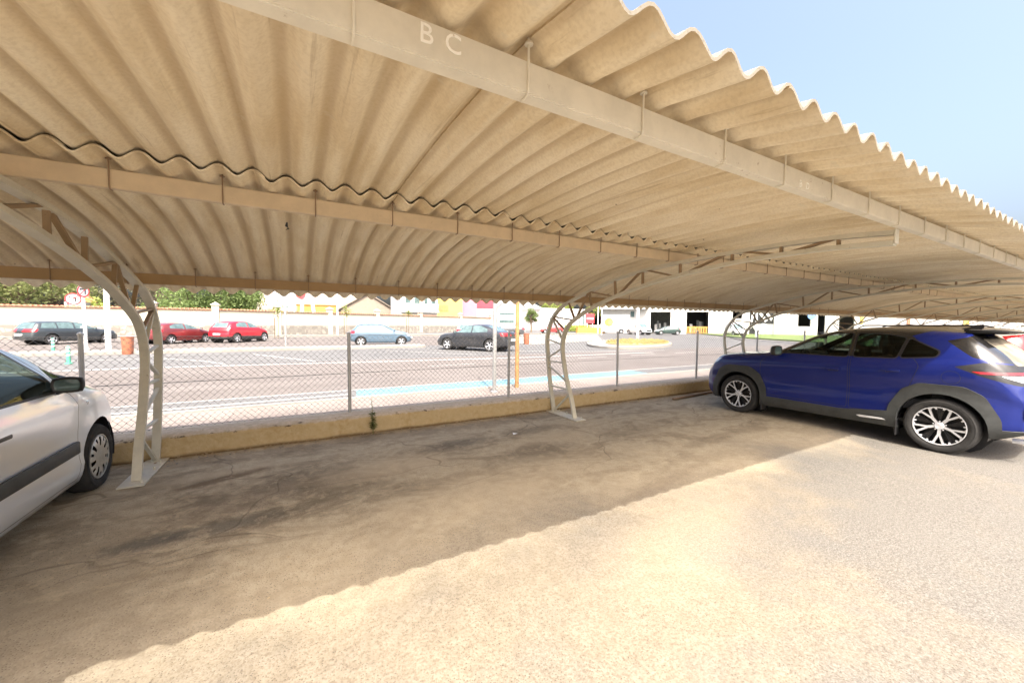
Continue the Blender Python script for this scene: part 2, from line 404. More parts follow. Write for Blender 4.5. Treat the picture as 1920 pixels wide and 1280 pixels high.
b_ = flat('far_glass', (.10, .15, .15), .08, scale=3, var=.4, Specular_IOR_Level=.9); M['farglass'] = b_
M['interior'] = flat('seat_fabric', (.05, .05, .052), .9, scale=40, var=.2); M['dash'] = flat('dash_plastic', (.03, .03, .03), .6)
M['green_plastic'] = flat('green_plastic', (.10, .42, .26), .5); M['refl'] = flat('reflective_band', (.75, .80, .76), .4)
M['bin'] = flat('brown_bin', (.36, .13, .07), .6, scale=20, var=.2); M['wood'] = flat('varnished_wood', (.42, .215, .085), .6, scale=12, var=.25)
M['whitepaint'] = flat('white_paint', (.74, .74, .72), .4); M['signred'] = flat('sign_red', (.72, .06, .07), .45); M['signwhite'] = flat('sign_white', (.82, .82, .82), .45)
M['signback'] = flat('sign_back_orange', (.80, .55, .42), .5)
M['bark'] = flat('bark', (.16, .12, .08), .95, scale=9, var=.4, bump=.5)
M['pine'] = m_foliage('pine_leaves', (.10, .135, .05), (.24, .26, .11)); M['leaf'] = m_foliage('bright_leaves', (.085, .125, .045), (.19, .25, .09))
M['leafdull'] = m_foliage('dull_leaves', (.10, .10, .065), (.20, .19, .13)); M['leafyel'] = m_foliage('yellow_green_leaves', (.18, .26, .05), (.34, .38, .10))
M['weed'] = m_foliage('weed_leaves', (.08, .11, .035), (.16, .18, .06)); M['dry'] = m_foliage('dry_leaves', (.20, .13, .07), (.42, .33, .22))
M['grass'] = m_foliage('grass_blades', (.10, .16, .04), (.20, .28, .08)); M['drygrass'] = m_foliage('yellow_flowers', (.30, .27, .12), (.42, .37, .18))
M['lawn'] = m_road('lawn', (.12, .17, .05), (.19, .25, .09)); M['sandbed'] = m_road('sand_bed', (.34, .28, .13), (.42, .35, .19))

M['gloss'] = m_paint('gloss_black', (.010, .010, .011), dust=.03, metal=0, rough=.2)

M['weathered'] = m_road('weathered_fibre_cement', (.19, .17, .135), (.27, .245, .20), 3)
# ------------------------------------------------------------- setting near: ground, lot, low wall
def plane(name, pts, z, m, kind='structure', sub=0):
    bm = bmesh.new(); f = bm.faces.new([bm.verts.new((x, y, z)) for x, y in pts])
    if f.normal.z < 0: bmesh.ops.reverse_faces(bm, faces=[f])
    o = obj(name, bm, m, smooth='keep'); o['kind'] = kind; return o
plane('ground', [(-900, -900), (1500, -900), (1500, 1500), (-900, 1500)], -.06, M['terrain'])
# the parking lot, gently uneven
bm = bmesh.new(); NX, NY = 200, 120
xs = [-60+150*((i/NX))for i in range(NX+1)]
xs = sorted(set([-60, -40, -25, -15] + [-10+i*.16 for i in range(126)] + [11, 14, 20, 30, 50, 75, 110]))
ys = sorted(set([-60, -40, -20, -10, -5] + [-2+i*.16 for i in range(49)] + [5.95]))
V = [[bm.verts.new((x, y, (noise.noise((x*.7, y*.9, 3))*.012+noise.noise((x*2.3, y*2.3, 9))*.004)*(1 if -3 < y < 5.9 and -8 < x < 10 else 0))) for y in ys] for x in xs]
for i in range(len(xs)-1):
    for j in range(len(ys)-1): bm.faces.new((V[i][j], V[i+1][j], V[i+1][j+1], V[i][j+1]))
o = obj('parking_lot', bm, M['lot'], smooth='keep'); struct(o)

# low rendered wall between lot and street
bm = bmesh.new(); prof = [(5.80, -.05), (5.795, .06), (5.79, .14), (5.785, .21), (5.79, .25), (5.815, .275), (5.90, .285), (6.05, .285), (6.17, .28), (6.20, .25), (6.20, .05)]
xx = []; x = -14.0
while x < 62: xx.append(x); x += .07 if -4 < x < 10 else .6
rows = []
for x in xx:
    r = []
    for k, (y, z) in enumerate(prof):
        d = noise.noise((x*1.1, k*.3, 0))*.016+noise.noise((x*4.5, k*.9, 5))*.011
        chip = max(0, noise.noise((x*2.1, 7.3, 2))-.22)*.10 if k in (4, 5) else 0
        r.append(bm.verts.new((x, y-d*(1 if k < 5 else 0)+chip*.6, z+(d*.7 if 3 < k < 9 else 0)-chip)))
    rows.append(r)
for a, b in zip(rows, rows[1:]):
    for k in range(len(prof)-1): bm.faces.new((a[k], b[k], b[k+1], a[k+1]))
for r in (rows[0], rows[-1]): bm.faces.new(r)
o = obj('low_wall', bm, M['curb'], smooth=50.0)
tag(o, 'low ochre rendered wall with chipped grey top along the back of the parking bays', 'wall')

# ------------------------------------------------------------- the carport
cp = thing('carport', 'long carport with curved corrugated roof on arched cream steel trusses', 'carport', (0, 5.4, 0))
OFF = (0, -5.4, 0)
def part(name, bm, m, parent, **k):
    o = obj(name, bm, m, parent, **k)
    if parent is cp: o.location = OFF
    return o
outer = [(5.70, .01), (5.78, .30), (5.86, .65), (5.92, 1.05), (5.945, 1.30), (5.90, 1.50), (5.76, 1.72), (5.55, 1.88), (5.31, 1.975), (4.80, 2.12), (4.25, 2.25), (3.72, 2.325), (3.20, 2.358), (2.60, 2.378), (2.1, 2.38), (1.60, 2.368), (1.19, 2.335)]
inner = [(5.10, .01), (5.19, .30), (5.32, .60), (5.43, .95), (5.47, 1.20), (5.43, 1.40), (5.33, 1.55), (5.16, 1.67), (4.72, 1.86), (4.25, 2.00), (3.72, 2.12), (3.20, 2.20), (2.60, 2.262), (2.1, 2.285), (1.60, 2.283), (1.19, 2.255)]
web = [((5.70, .03), (5.22, .42)), ((5.82, .47), (5.25, .47)), ((5.32, .60), (5.86, .82)), ((5.90, .92), (5.42, .92)), ((5.90, .98), (5.47, 1.18)), ((5.945, 1.32), (5.47, 1.24)),
       ((5.78, 1.70), (5.46, 1.30)), ((5.76, 1.72), (5.38, 1.48)), ((5.74, 1.73), (5.16, 1.67)), ((5.31, 1.97), (5.14, 1.68)), ((4.80, 2.11), (5.10, 1.70)), ((4.78, 2.12), (4.72, 1.87)),
       ((4.78, 2.12), (4.22, 2.01)), ((4.22, 2.25), (4.20, 2.01)), ((3.72, 2.33), (4.15, 2.03)), ((3.70, 2.33), (3.70, 2.13)), ((3.68, 2.34), (3.18, 2.20)), ((3.12, 2.37), (3.12, 2.21)),
       ((2.50, 2.39), (3.05, 2.22)), ((2.48, 2.39), (2.48, 2.27)), ((2.44, 2.39), (2.02, 2.29)), ((2.0, 2.38), (2.0, 2.29)), ((1.58, 2.36), (1.96, 2.29)), ((1.55, 2.36), (1.55, 2.29))]
def spline(pts, n):
    """Catmull-Rom through the chord points"""
    out = []
    for i in range(len(pts)-1):
        p0 = pts[max(0, i-1)]; p1 = pts[i]; p2 = pts[i+1]; p3 = pts[min(len(pts)-1, i+2)]
        for k in range(n):
            t = k/n
            out.append(tuple(.5*(2*p1[c]+(p2[c]-p0[c])*t+(2*p0[c]-5*p1[c]+4*p2[c]-p3[c])*t*t+(3*p1[c]-p0[c]-3*p2[c]+p3[c])*t**3) for c in (0, 1)))
    return out+[pts[-1]]
def chord(pts, w=.075, t=.036):
    bm = bmesh.new(); tube(bm, [(0, y, z) for y, z in spline(pts, 3)], 0, flat=(w, t, (1, 0, 0)))
    return bm
tr_x = [-1.4+5.5*k for k in range(-1, 11)]
T0 = None
for x in tr_x:
    if T0 is None:
        bm = bmesh.new(); box01(bm, -.10, .10, 4.93, 5.80, .004, .018)
        for yy in (5.0, 5.4, 5.62): tube(bm, [(.062, yy, .0), (.062, yy, .05)], .011, 6)
        bp = part('base_plate', bm, M['truss'], cp, smooth=None)
        # one truss = outer chord, with the rest of its pieces as sub-parts
        T = part('truss', chord(outer), M['truss'], cp, smooth=30.0)
        bp.parent = T; bp.location = (0, 0, 0)
        obj('inner_chord', chord(inner), M['truss'], T, smooth=30.0)
        for k, (a, b) in enumerate(web):
            bm = bmesh.new(); tube(bm, [(0, a[0], a[1]), (0, b[0], b[1])], 0, flat=(.034, .022, (1, 0, 0)))
            obj('web_brace', bm, M['brace'] if b[1] > 1.45 else M['truss'], T)  # upper braces take the brown painted for shade under the roof
        bm = bmesh.new(); box01(bm, -.038, .038, 1.178, 1.186, 2.25, 2.36); obj('end_plate', bm, M['truss'], T)
        T0 = T; T.location = (x, -5.4, 0)
    else:
        c = T0.copy(); col.objects.link(c); c.parent = cp; c.location = (x, -5.4, 0)
        if x < 45:
            for ch in list(T0.children):
                d = ch.copy(); col.objects.link(d); d.parent = c
# purlins
XA, XB = -8.0, 56.0
def purlin(y, z, w=.058, h=.108, m='steel'):
    bm = bmesh.new(); t = .006
    # hollow box look: lipped channel opening upward is hidden, so a closed tube with slightly rounded corners
    box01(bm, XA, XB, y, y+w, z, z+h)
    es = [e for e in bm.edges if abs(e.verts[0].co.x-e.verts[1].co.x) > 1]
    bmesh.ops.bevel(bm, geom=es, offset=.005, segments=2, affect='EDGES')
    return part('purlin', bm, M[m], cp, smooth=40.0)
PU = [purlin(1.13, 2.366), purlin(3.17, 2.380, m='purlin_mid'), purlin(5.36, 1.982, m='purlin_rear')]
def zsheet(y, row):
    F = [(.40, 2.385), (.74, 2.400), (1.16, 2.477), (2.2, 2.525), (3.0, 2.516), (3.4, 2.505)]
    Rr = [(2.9, 2.496), (3.2, 2.494), (3.8, 2.455), (4.4, 2.385), (5.0, 2.24), (5.39, 2.100), (5.8, 1.925)]
    return interp(F if row == 0 else Rr, y)
PITCH = .181; AMP = .028; X0 = .689
for P, y, z, row, h in ((PU[0], 1.13, 2.366, 0, .16), (PU[1], 3.17, 2.380, 1, .16), (PU[2], 5.36, 1.982, 1, .15)):
    k = -6
    hk0 = None
    while True:
        x = X0+k*PITCH*3; k += 1
        if x > 14: break
        if hk0 is None:
            bm = bmesh.new(); yy = y-.005
            top = zsheet(y, row)+2*AMP+.012
            tube(bm, [(0, yy, top), (0, yy, z+.01), (0, yy+.004, z-.004), (0, yy+.02, z-.008), (.0, yy+.045, z-.006)], .0042, 6)
            lathe(bm, [(0, .004), (.014, .003), (.015, -.003), (.0, -.004)], 10, Matrix.Translation((0, yy, zsheet(y, row)+2*AMP-.006)))
            hk0 = obj('hook_bolt', bm, M['rusty'] if y > 1.2 else M['steel'], P, smooth=40.0); hk0.location = (x, 0, 0)
        else:
            c = hk0.copy(); col.objects.link(c); c.parent = P; c.location = (x+random.uniform(-.006, .006), 0, 0)
# painted bay letters on the front purlin
def lettering(txt, x, y, z, size, parent, m, sp=1.35, name='painted_letter', rot=(rad(90), 0, 0), off=.0012, label=None):
    cu = bpy.data.curves.new(name, 'FONT'); cu.body = txt; cu.size = size; cu.extrude = off; cu.space_character = sp; cu.offset = .0; cu.align_x = 'LEFT'; cu.resolution_u = 3
    t = bpy.data.objects.new(name, cu); col.objects.link(t)
    bpy.context.view_layer.update()
    me = bpy.data.meshes.new_from_object(t.evaluated_get(bpy.context.evaluated_depsgraph_get()))
    bpy.data.objects.remove(t); me.materials.clear(); me.materials.append(m)
    o = bpy.data.objects.new(name, me); col.objects.link(o); o.parent = parent; o.location = (x, y, z); o.rotation_euler = rot
    if label: o['label'] = label
    return o
lettering('B', .320, 1.1288, 2.408, .080, PU[0], M['letter']); lettering('C', .397, 1.1288, 2.408, .080, PU[0], M['letter'])
lettering('B', 2.475, 1.1288, 2.382, .054, PU[0], M['letter']); lettering('D', 2.548, 1.1288, 2.382, .054, PU[0], M['letter'])
# corrugated sheets
SW = PITCH*5
def sheet_mesh(row, y0, y1, nx_w=5.28, y0f=None, ph=0.0, skew=0.0, hole=None, length=None):
    """origin at left edge; local x from 0; crest at x = 0"""
    bm = bmesh.new(); L = length or nx_w*PITCH; step = PITCH/10; nx = int(round(L/step)); ny = 16
    if length: step = PITCH/6; nx = int(round(L/step)); ny = 8
    th = .0105; top = []; bot = []
    for i in range(nx+1):
        x = i*step; a = []; c = []; ya = y0f(x) if y0f else y0
        for j in range(ny+1):
            y = ya+(y1-ya)*j/ny
            ej = 1 if j in (0, ny) else 0
            yy = y+ej*noise.noise((x*9, row*5+j, 1))*.006
            z = zsheet(y, row)+AMP+AMP*cos(2*pi*x/PITCH)+skew*(x/L)+noise.noise((x*3, y*2, row))*.002
            dz = (zsheet(y+.01, row)-zsheet(y-.01, row))/.02
            slope = -AMP*2*pi/PITCH*sin(2*pi*x/PITCH); nn = Vector((-slope, -dz, 1)).normalized()*th
            c.append(bm.verts.new((x, yy, z))); a.append(bm.verts.new((x+nn.x, yy+nn.y, z+nn.z)))
        top.append(a); bot.append(c)
    for i in range(nx):
        for j in range(ny):
            if hole and hole(bot[i][j].co): continue
            g_ = bm.faces.new((top[i][j], top[i+1][j], top[i+1][j+1], top[i][j+1])); g_.smooth = True; g_.material_index = 1
            bm.faces.new((bot[i][j], bot[i][j+1], bot[i+1][j+1], bot[i+1][j])).smooth = True
    def rim(A, B, mi=0):
        a = [bm.verts.new(v.co) for v in A]; b = [bm.verts.new(v.co) for v in B]
        for k in range(len(a)-1): g_ = bm.faces.new((a[k], b[k], b[k+1], a[k+1])); g_.smooth = True; g_.material_index = mi
    rim([t[0] for t in top], [t[0] for t in bot], 1 if row == 0 else 0); rim([t[-1] for t in bot], [t[-1] for t in top]); rim(bot[0], top[0]); rim(top[-1], bot[-1])
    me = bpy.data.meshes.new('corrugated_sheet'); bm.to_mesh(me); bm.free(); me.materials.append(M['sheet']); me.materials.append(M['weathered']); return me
S_front = [sheet_mesh(0, .765+d, 3.36, skew=.010) for d in (0, .006)]
S_part_caster = sheet_mesh(0, .16, 3.36, skew=.010, y0f=lambda x: .16 if x < .60 else .765)  # stepped front edge shaped to place the corner of the ground shadow
S_long_caster = sheet_mesh(0, .16, 3.36, skew=.010)  # unseen longer overhang, added to cast the shadow at the lower left
S_rear = [sheet_mesh(1, 3.0-d, 5.80+d, skew=.010) for d in (0, .008)]
S_hole = sheet_mesh(1, 3.0, 5.80, skew=.010, hole=lambda c: abs(c.x-.20) < .018 and abs(c.y-3.92) < .10)
nfront = nrear = 0
xs0 = -.14-8*SW
k = 0
while xs0+k*SW < 36:
    x = xs0+k*SW
    # keep the crests on the hook raster
    x = X0+round((x-X0)/PITCH)*PITCH-.5*PITCH*0
    for row in (0, 1):
        if row == 0: me = S_long_caster if x < -2.4 else S_part_caster if x < -1.6 else S_front[k % 2]
        else: me = S_rear[k % 2]
        o = bpy.data.objects.new('corrugated_sheet', me); col.objects.link(o); o.parent = cp
        o.location = (x, -5.4+(0 if k % 2 else .004), .011 if row == 0 else 0)
    k += 1
xe = X0+round((xs0+k*SW-X0)/PITCH)*PITCH
for row in (0, 1):
    pass
bmj = bmesh.new()
for row in (0, 1):
    me = sheet_mesh(row, .765 if row == 0 else 3.0, 3.36 if row == 0 else 5.8, length=PITCH*round((56-xe)/PITCH))
    b2 = bmesh.new(); b2.from_mesh(me); bmesh.ops.translate(b2, vec=(xe, 0, .012*(1-row)), verts=b2.verts)
    m2 = bpy.data.meshes.new('t'); b2.to_mesh(m2); b2.free(); bmj.from_mesh(m2)
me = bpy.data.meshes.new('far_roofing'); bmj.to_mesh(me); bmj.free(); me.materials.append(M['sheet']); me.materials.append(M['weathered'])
o = bpy.data.objects.new('far_roofing', me); col.objects.link(o); o.parent = cp; o.location = OFF; o['kind'] = 'stuff'
# broken spot in one rear sheet (dark torn fragment hanging)
bm = bmesh.new(); tube(bm, [(-.05, 3.93, 2.465), (-.055, 3.95, 2.44), (-.04, 3.96, 2.42), (-.06, 3.93, 2.40)], [.006, .012, .008, .002], 5)
part('torn_sealant', bm, M['dark'], cp)

# ------------------------------------------------------------- chain link fence
fe = thing('chain_link_fence', 'galvanised chain link fence with round posts standing on the low ochre wall', 'fence', (0, 6.05, .28))
FY = 6.05
p0 = None; k = -4
while .68+2.66*k < 50:
    x = .68+2.66*k - (.10 if k == -1 else 0)
    if p0 is None:
        bm = bmesh.new(); tube(bm, [(0, 0, -.02), (0, 0, 1.17)], .024, 12)
        lathe(bm, [(.030, -.012), (.031, .006), (.022, .020), (0, .026)], 12, Matrix.Translation((0, 0, 1.17)))
        p0 = obj('fence_post', bm, M['galv'], fe, smooth=40.0); p0.location = (x, 0, 0)
    else:
        c = p0.copy(); col.objects.link(c); c.parent = fe; c.location = (x, 0, random.uniform(-.012, .006)); c.rotation_euler = (random.uniform(-.008, .008), random.uniform(-.008, .008), 0)
    k += 1
bm = bmesh.new(); PW = .078; x = -9.0; zb, zt_ = .02, 1.135; nz = int((zt_-zb)/(PW/2*.93)); n = 0
while x < 40:
    pts = []
    for j in range(nz+1):
        s = 1 if (j+n) % 2 else -1
        sag = noise.noise((x*.25, j*.1, 0))*.012
        pts.append((x+s*PW/4*1.06+PW*.02*noise.noise((x*5, j, 0)), s*.004+sag, zb+(zt_-zb)*j/nz+sag*.5))
    tube(bm, pts, .0031 if x < 14 else .0036, 3, cap=False); x += PW/2; n += 1
o = obj('wire_mesh', bm, M['wire'], fe)
for z in (.03, .58, 1.135):
    bm = bmesh.new(); tube(bm, [(x*1.33-9, -.006, z+sin(x*3.1)*.003) for x in range(37)], .0024, 4); obj('tension_wire', bm, M['wire'], fe)

# ------------------------------------------------------------- small things on the lot
def blades(bm, c, n, L, W, up=.6, spread=1.0, mi=0):
    for _ in range(n):
        a = random.uniform(0, 2*pi); e = random.uniform(up-.5, up+.5); l = L*random.uniform(.5, 1.1)
        d = Vector((cos(a)*cos(e)*spread, sin(a)*cos(e)*spread, sin(e))); s = d.cross(Vector((0, 0, 1))).normalized()*W/2
        p = Vector(c); m = p+d*l*.55+Vector((0, 0, .0)); t = p+d*l-Vector((0, 0, l*.18))
        v = [bm.verts.new(q) for q in (p-s*.4, p+s*.4, m+s, t, m-s)]
        bm.faces.new(v).material_index = mi
wd = thing('weed', 'thin green weed growing up against the low ochre wall by the fence', 'plant', (.95, 5.74, 0))
bm = bmesh.new(); tube(bm, [(0, 0, 0), (.004, .0, .14), (-.004, .01, .3), (-.01, .02, .44), (-.006, .02, .56)], [.005, .0045, .004, .003, .0015], 5); obj('stem', bm, M['weed'], wd)
bm = bmesh.new(); random.seed(3)
for i in range(34):
    z = .06+.26*random.random(); blades(bm, (0, 0, z), 4, .075, .009, up=.2)
for z in (.34, .38, .42, .46, .5, .54): blades(bm, (-.006, .012, z), 3, .04, .007, up=.3)
obj('foliage', bm, M['weed'], wd)
bm = bmesh.new(); random.seed(11)
for i in range(520):
    x = random.uniform(-2.4, 7.2); d = abs(random.gauss(0, .07))
    if noise.noise((x*1.2, 0, 4)) < -.15 and random.random() < .8: continue
    y = 5.77-d; s = random.uniform(.008, .028); a = random.uniform(0, pi); t = Vector((cos(a), sin(a), random.uniform(-.3, .3))); u = Vector((-sin(a), cos(a), random.uniform(-.5, .5)))
    c = Vector((x, y, .012+random.random()*.012))
    bm.faces.new([bm.verts.new(c+q) for q in (t*s, u*s*.5, -t*s, -u*s*.5)])
for i in range(90):
    x = random.uniform(-1, 7); y = random.uniform(2.5, 5.6); s = random.uniform(.004, .012); c = Vector((x, y, .017)); a = random.uniform(0, pi)
    bm.faces.new([bm.verts.new(c+q) for q in (Vector((cos(a), sin(a), .2))*s, Vector((-sin(a), cos(a), 0))*s*.6, Vector((-cos(a), -sin(a), .1))*s, Vector((sin(a), -cos(a), 0))*s*.6)])
o = obj('leaf_litter', bm, M['dry']); struct(o, 'stuff')
bm = bmesh.new(); random.seed(5)
for i in range(160):
    x = random.uniform(-1.5, 7.2); y = 5.72-abs(random.gauss(0, .1)); r = random.uniform(.004, .012)
    bmesh.ops.create_icosphere(bm, subdivisions=1, radius=r, matrix=Matrix.Translation((x, y, r*.7))@Matrix.Diagonal((1, .8, .6, 1)))
o = obj('gravel', bm, M['concrete']); struct(o, 'stuff')
bm = bmesh.new(); tube(bm, [(6.98, 5.40, .03), (7.5, 5.46, .028), (8.6, 5.57, .028)], .024, 10); lathe(bm, [(.024, 0), (.012, -.002)], 10, Matrix.Translation((6.98, 5.4, .03))@Matrix.Rotation(rad(-90), 4, 'Y'))
o = obj('metal_pipe', bm, M['rusty'], smooth=40.0); tag(o, 'dusty metal pipe lying on the ground by the wall in front of the blue car', 'pipe')
bm = bmesh.new(); v = [bm.verts.new(q) for q in ((2.70, 4.74, .012), (2.76, 4.72, .03), (2.80, 4.76, .014), (2.75, 4.79, .02), (2.715, 4.785, .03))]; bm.faces.new(v)
o = obj('paper_scrap', bm, M['signwhite']); tag(o, 'small white paper scrap on the sandy asphalt before the middle truss', 'litter')
# ------------------------------------------------------------- cars
# local frame: x forward (nose +), y left, z up, origin on the ground midway between the axles
def pip(p, poly):
    x, y = p; c = False; n = len(poly)
    for i in range(n):
        x1, y1 = poly[i]; x2, y2 = poly[i-1]
        if (y1 > y) != (y2 > y) and x < (x2-x1)*(y-y1)/(y2-y1)+x1: c = not c
    return c
PRJ = {'xz': ((0, 2), lambda a, b: Vector((a, 0, b))), 'xy': ((0, 1), lambda a, b: Vector((a, b, 0))), 'yz': ((1, 2), lambda a, b: Vector((0, a, b)))}
def cut(bm, poly, prj, filt):
    """slice the skin along a polygon drawn in one projection; returns the faces inside it"""
    (ia, ib), mk = PRJ[prj]; lay = bm.faces.layers.int['cand']
    a0 = min(p[0] for p in poly); a1 = max(p[0] for p in poly); b0 = min(p[1] for p in poly); b1 = max(p[1] for p in poly)
    for f in bm.faces:
        f[lay] = 0
        if not filt(f): continue
        A = [v.co[ia] for v in f.verts]; B = [v.co[ib] for v in f.verts]
        if max(A) > a0-1e-5 and min(A) < a1+1e-5 and max(B) > b0-1e-5 and min(B) < b1+1e-5: f[lay] = 1
    n = len(poly)
    for i in range(n):
        p = poly[i]; q = poly[(i+1) % n]
        fs = [f for f in bm.faces if f[lay]]
        if not fs: return []
        g = set(fs)
        for f in fs: g.update(f.edges); g.update(f.verts)
        bmesh.ops.bisect_plane(bm, geom=list(g), dist=1e-5, plane_co=mk(*p), plane_no=mk(q[1]-p[1], -(q[0]-p[0])))
    r = []; bm.normal_update()
    for f in bm.faces:
        if f[lay]:
            c = f.calc_center_median()
            if pip((c[ia], c[ib]), poly): r.append(f)
    return r
def extract(bm, faces, name, m, parent, off=0.0, thick=0.0, smooth='keep', label=None):
    """take faces out of the skin as a part of their own; thick adds a skirt down to the skin"""
    nb = bmesh.new(); mp = {}; nr = {}
    acc = {}
    for f in faces:
        a = f.calc_area()
        if a < 1e-9: continue
        for v in f.verts: acc[v] = acc.get(v, Vector((0, 0, 0)))+f.normal*a
    lay = nb.verts.layers.float_vector.new('n')
    for f in faces:
        vs = []
        for v in f.verts:
            if v not in mp:
                n_ = acc.get(v, v.normal).normalized(); mp[v] = nb.verts.new(v.co+n_*off); mp[v][lay] = n_
            vs.append(mp[v])
        try: g = nb.faces.new(vs); g.smooth = True; g.material_index = f.material_index if isinstance(m, list) else 0
        except ValueError: pass
    if faces: bmesh.ops.delete(bm, geom=faces, context='FACES')
    if thick:
        t = abs(thick)+abs(off); low = {}
        for e in [e for e in nb.edges if e.is_boundary]:
            q = []
            for v in e.verts:
                if v not in low: low[v] = nb.verts.new(v.co-v[lay]*t)
                q.append(low[v])
            a, b = e.verts
            try: nb.faces.new((a, b, q[1], q[0])).smooth = True
            except ValueError: pass
    me = bpy.data.meshes.new(name); nb.to_mesh(me); nb.free()
    for mm in (m if isinstance(m, list) else [m]): me.materials.append(mm)
    if thick: me.set_sharp_from_angle(angle=rad(35))
    o = bpy.data.objects.new(name, me); col.objects.link(o); o.parent = parent
    if label: o['label'] = label
    return o
def rpoly(pts, r=.03, n=4):
    """round the corners of a polygon"""
    out = []; N = len(pts)
    for i in range(N):
        p = Vector(pts[i]); a = Vector(pts[i-1]); c = Vector(pts[(i+1) % N])
        u = (a-p); v = (c-p); rr = min(r, u.length*.45, v.length*.45); u.normalize(); v.normalize()
        A = p+u*rr; B = p+v*rr
        for k in range(n+1):
            t = k/n; out.append(tuple(A*(1-t)**2+p*2*t*(1-t)+B*t*t))
    return out
def inset(poly, d):
    N = len(poly); out = []
    ar = sum(poly[i-1][0]*poly[i][1]-poly[i][0]*poly[i-1][1] for i in range(N)); sg = 1 if ar > 0 else -1
    for i in range(N):
        p = Vector(poly[i]); a = Vector(poly[i-1]); c = Vector(poly[(i+1) % N])
        e1 = (p-a).normalized(); e2 = (c-p).normalized()
        n1 = Vector((-e1.y, e1.x))*sg; n2 = Vector((-e2.y, e2.x))*sg; m = n1+n2
        if m.length < 1e-6: m = n1
        m.normalize(); k = d/max(.35, m.dot(n1)); out.append(tuple(p+m*k))
    return out
def circle(cx, cz, r, n=28, a0=0, a1=2*pi): return [(cx+r*cos(a0+(a1-a0)*k/n), cz+r*sin(a0+(a1-a0)*k/n)) for k in range(n)]

def skin(P, res=.05):
    """lofted car skin from profile curves"""
    xf, xr = P['x']
    top = P['top']
    # stations spaced by arc length of the top line
    fine = [xr+(xf-xr)*i/600 for i in range(601)]; zs_ = [interp(top, x) for x in fine]
    st = [fine[0]]; acc = 0
    for i in range(1, 601):
        acc += math.hypot(fine[i]-fine[i-1], (zs_[i]-zs_[i-1])*1.0)
        if acc >= res: st.append(fine[i]); acc = 0
    if st[-1] < xf: st.append(xf)
    wm = P['w']/2; nS, nC, nT = P.get('n', (14, 5, 8))
    a = P.get('bowlen', .55)
    def warp(x, y, z):
        t = max(0, (x-(xf-a))/a)
        if t: x -= t*t*(P['bow'][0]*(abs(y)/wm)**P.get('bp', 2.4)+interp(P['nose'], z))
        t = max(0, ((xr+a)-x)/a)
        if t: x += t*t*(P['bow'][1]*(abs(y)/wm)**P.get('bp', 2.4)+interp(P['tail'], z))
        return x
    rings = []
    for x in st:
        zt0 = interp(top, x); zb = interp(P['bot'], x); zs0 = min(interp(P['belt'], x), zt0-.01); pw = interp(P['plan'], x)*wm
        pts = [(0, zb), (pw*.55, zb), (pw*.90, zb+.004)]
        for k in range(nS+1):
            t = k/nS; z = zb+.02+(zs0-zb-.02)*t
            f = interp(P['side'], t)
            ww = pw*f
            if z < P.get('flarez', .8):
                for xa in P['axles']: ww += P.get('flare', .02)*math.exp(-((x-xa)/.42)**2)*min(1, (P.get('flarez', .8)-z)/.2)
            for (cz, amp, sg) in P.get('crease', []): ww += amp*math.exp(-((z-cz)/sg)**2)
            pts.append((ww, z))
        ws = pts[-1][0]; h = zt0-zs0
        c = min(.42*h, P.get('crown', .07)); zr = zt0-c; tb = P.get('tumble', .42)
        wr = max(.25, ws-.012-(zr-zs0)*tb - (.05 if h < .2 else .05*max(0, 1-(h-.2)/.2)))
        P0 = Vector((ws, zs0)); P1 = Vector((wr, zr)); P2 = Vector((0, zt0)); d1 = (P0-P1); L1 = d1.length; d1.normalize()
        rc = min(P.get('rc', .10), L1*.5)
        A = P1+d1*rc; d2 = Vector((-1, (zt0-zr)/max(wr, .1)*1.9)).normalized(); B = P1+d2*rc*1.2
        nU = P.get('nu', 7)
        for k in range(1, nU+1):
            t = k/nU; q = P0.lerp(A, t); bulge = sin(pi*t)*.012*min(1, h/.3); pts.append((q.x+bulge, q.y))
        for k in range(1, nC+1):
            t = k/nC; q = A*(1-t)**2+P1*2*t*(1-t)+B*t*t; pts.append((q.x, q.y))
        for k in range(1, nT+1):
            t = k/nT; xx = B.x*(1-t); u = xx/max(B.x, 1e-4); pts.append((xx, B.y+(zt0-B.y)*(1-u*u)))
        rings.append((x, pts))
    bm = bmesh.new(); bm.faces.layers.int.new('cand'); VR = []
    for x, pts in rings:
        row = []
        full = [(-y, z) for y, z in pts[:0:-1]]  # right side from top centre down
        # order: bottom centre -> left up -> top centre -> right down
        loop = pts + [(-y, z) for y, z in pts[-2:0:-1]]
        VR.append([bm.verts.new((warp(x, y, z), y, z)) for y, z in loop])
    n = len(VR[0]); nh = len(rings[0][1])
    for A, B in zip(VR, VR[1:]):
        for k in range(n): bm.faces.new((A[k], A[(k+1) % n], B[(k+1) % n], B[k])).smooth = True
    for end in (0, -1):
        x, pts = rings[end]; V = VR[end]; prev = None; Mx = 14
        for k in range(0, nh):
            y, z = pts[k]; L = V[k]; Rr = V[(n-k) % n]
            if k in (0, nh-1): row = [L]
            else:
                row = [L]+[bm.verts.new((warp(x, yy, z), yy, z)) for yy in [y*(1-2*j/Mx) for j in range(1, Mx)]]+[Rr]
            if prev is not None:
                if len(prev) == 1 or len(row) == 1:
                    ap = (prev if len(prev) == 1 else row)[0]; o = row if len(prev) == 1 else prev
                    for j in range(len(o)-1):
                        try: bm.faces.new((ap, o[j], o[j+1]) if len(prev) == 1 else (ap, o[j+1], o[j])).smooth = True
                        except ValueError: pass
                else:
                    for j in range(Mx):
                        try: bm.faces.new((prev[j], prev[j+1], row[j+1], row[j])).smooth = True
                        except ValueError: pass
            prev = row
    bmesh.ops.recalc_face_normals(bm, faces=bm.faces)
    bm.normal_update()
    return bm

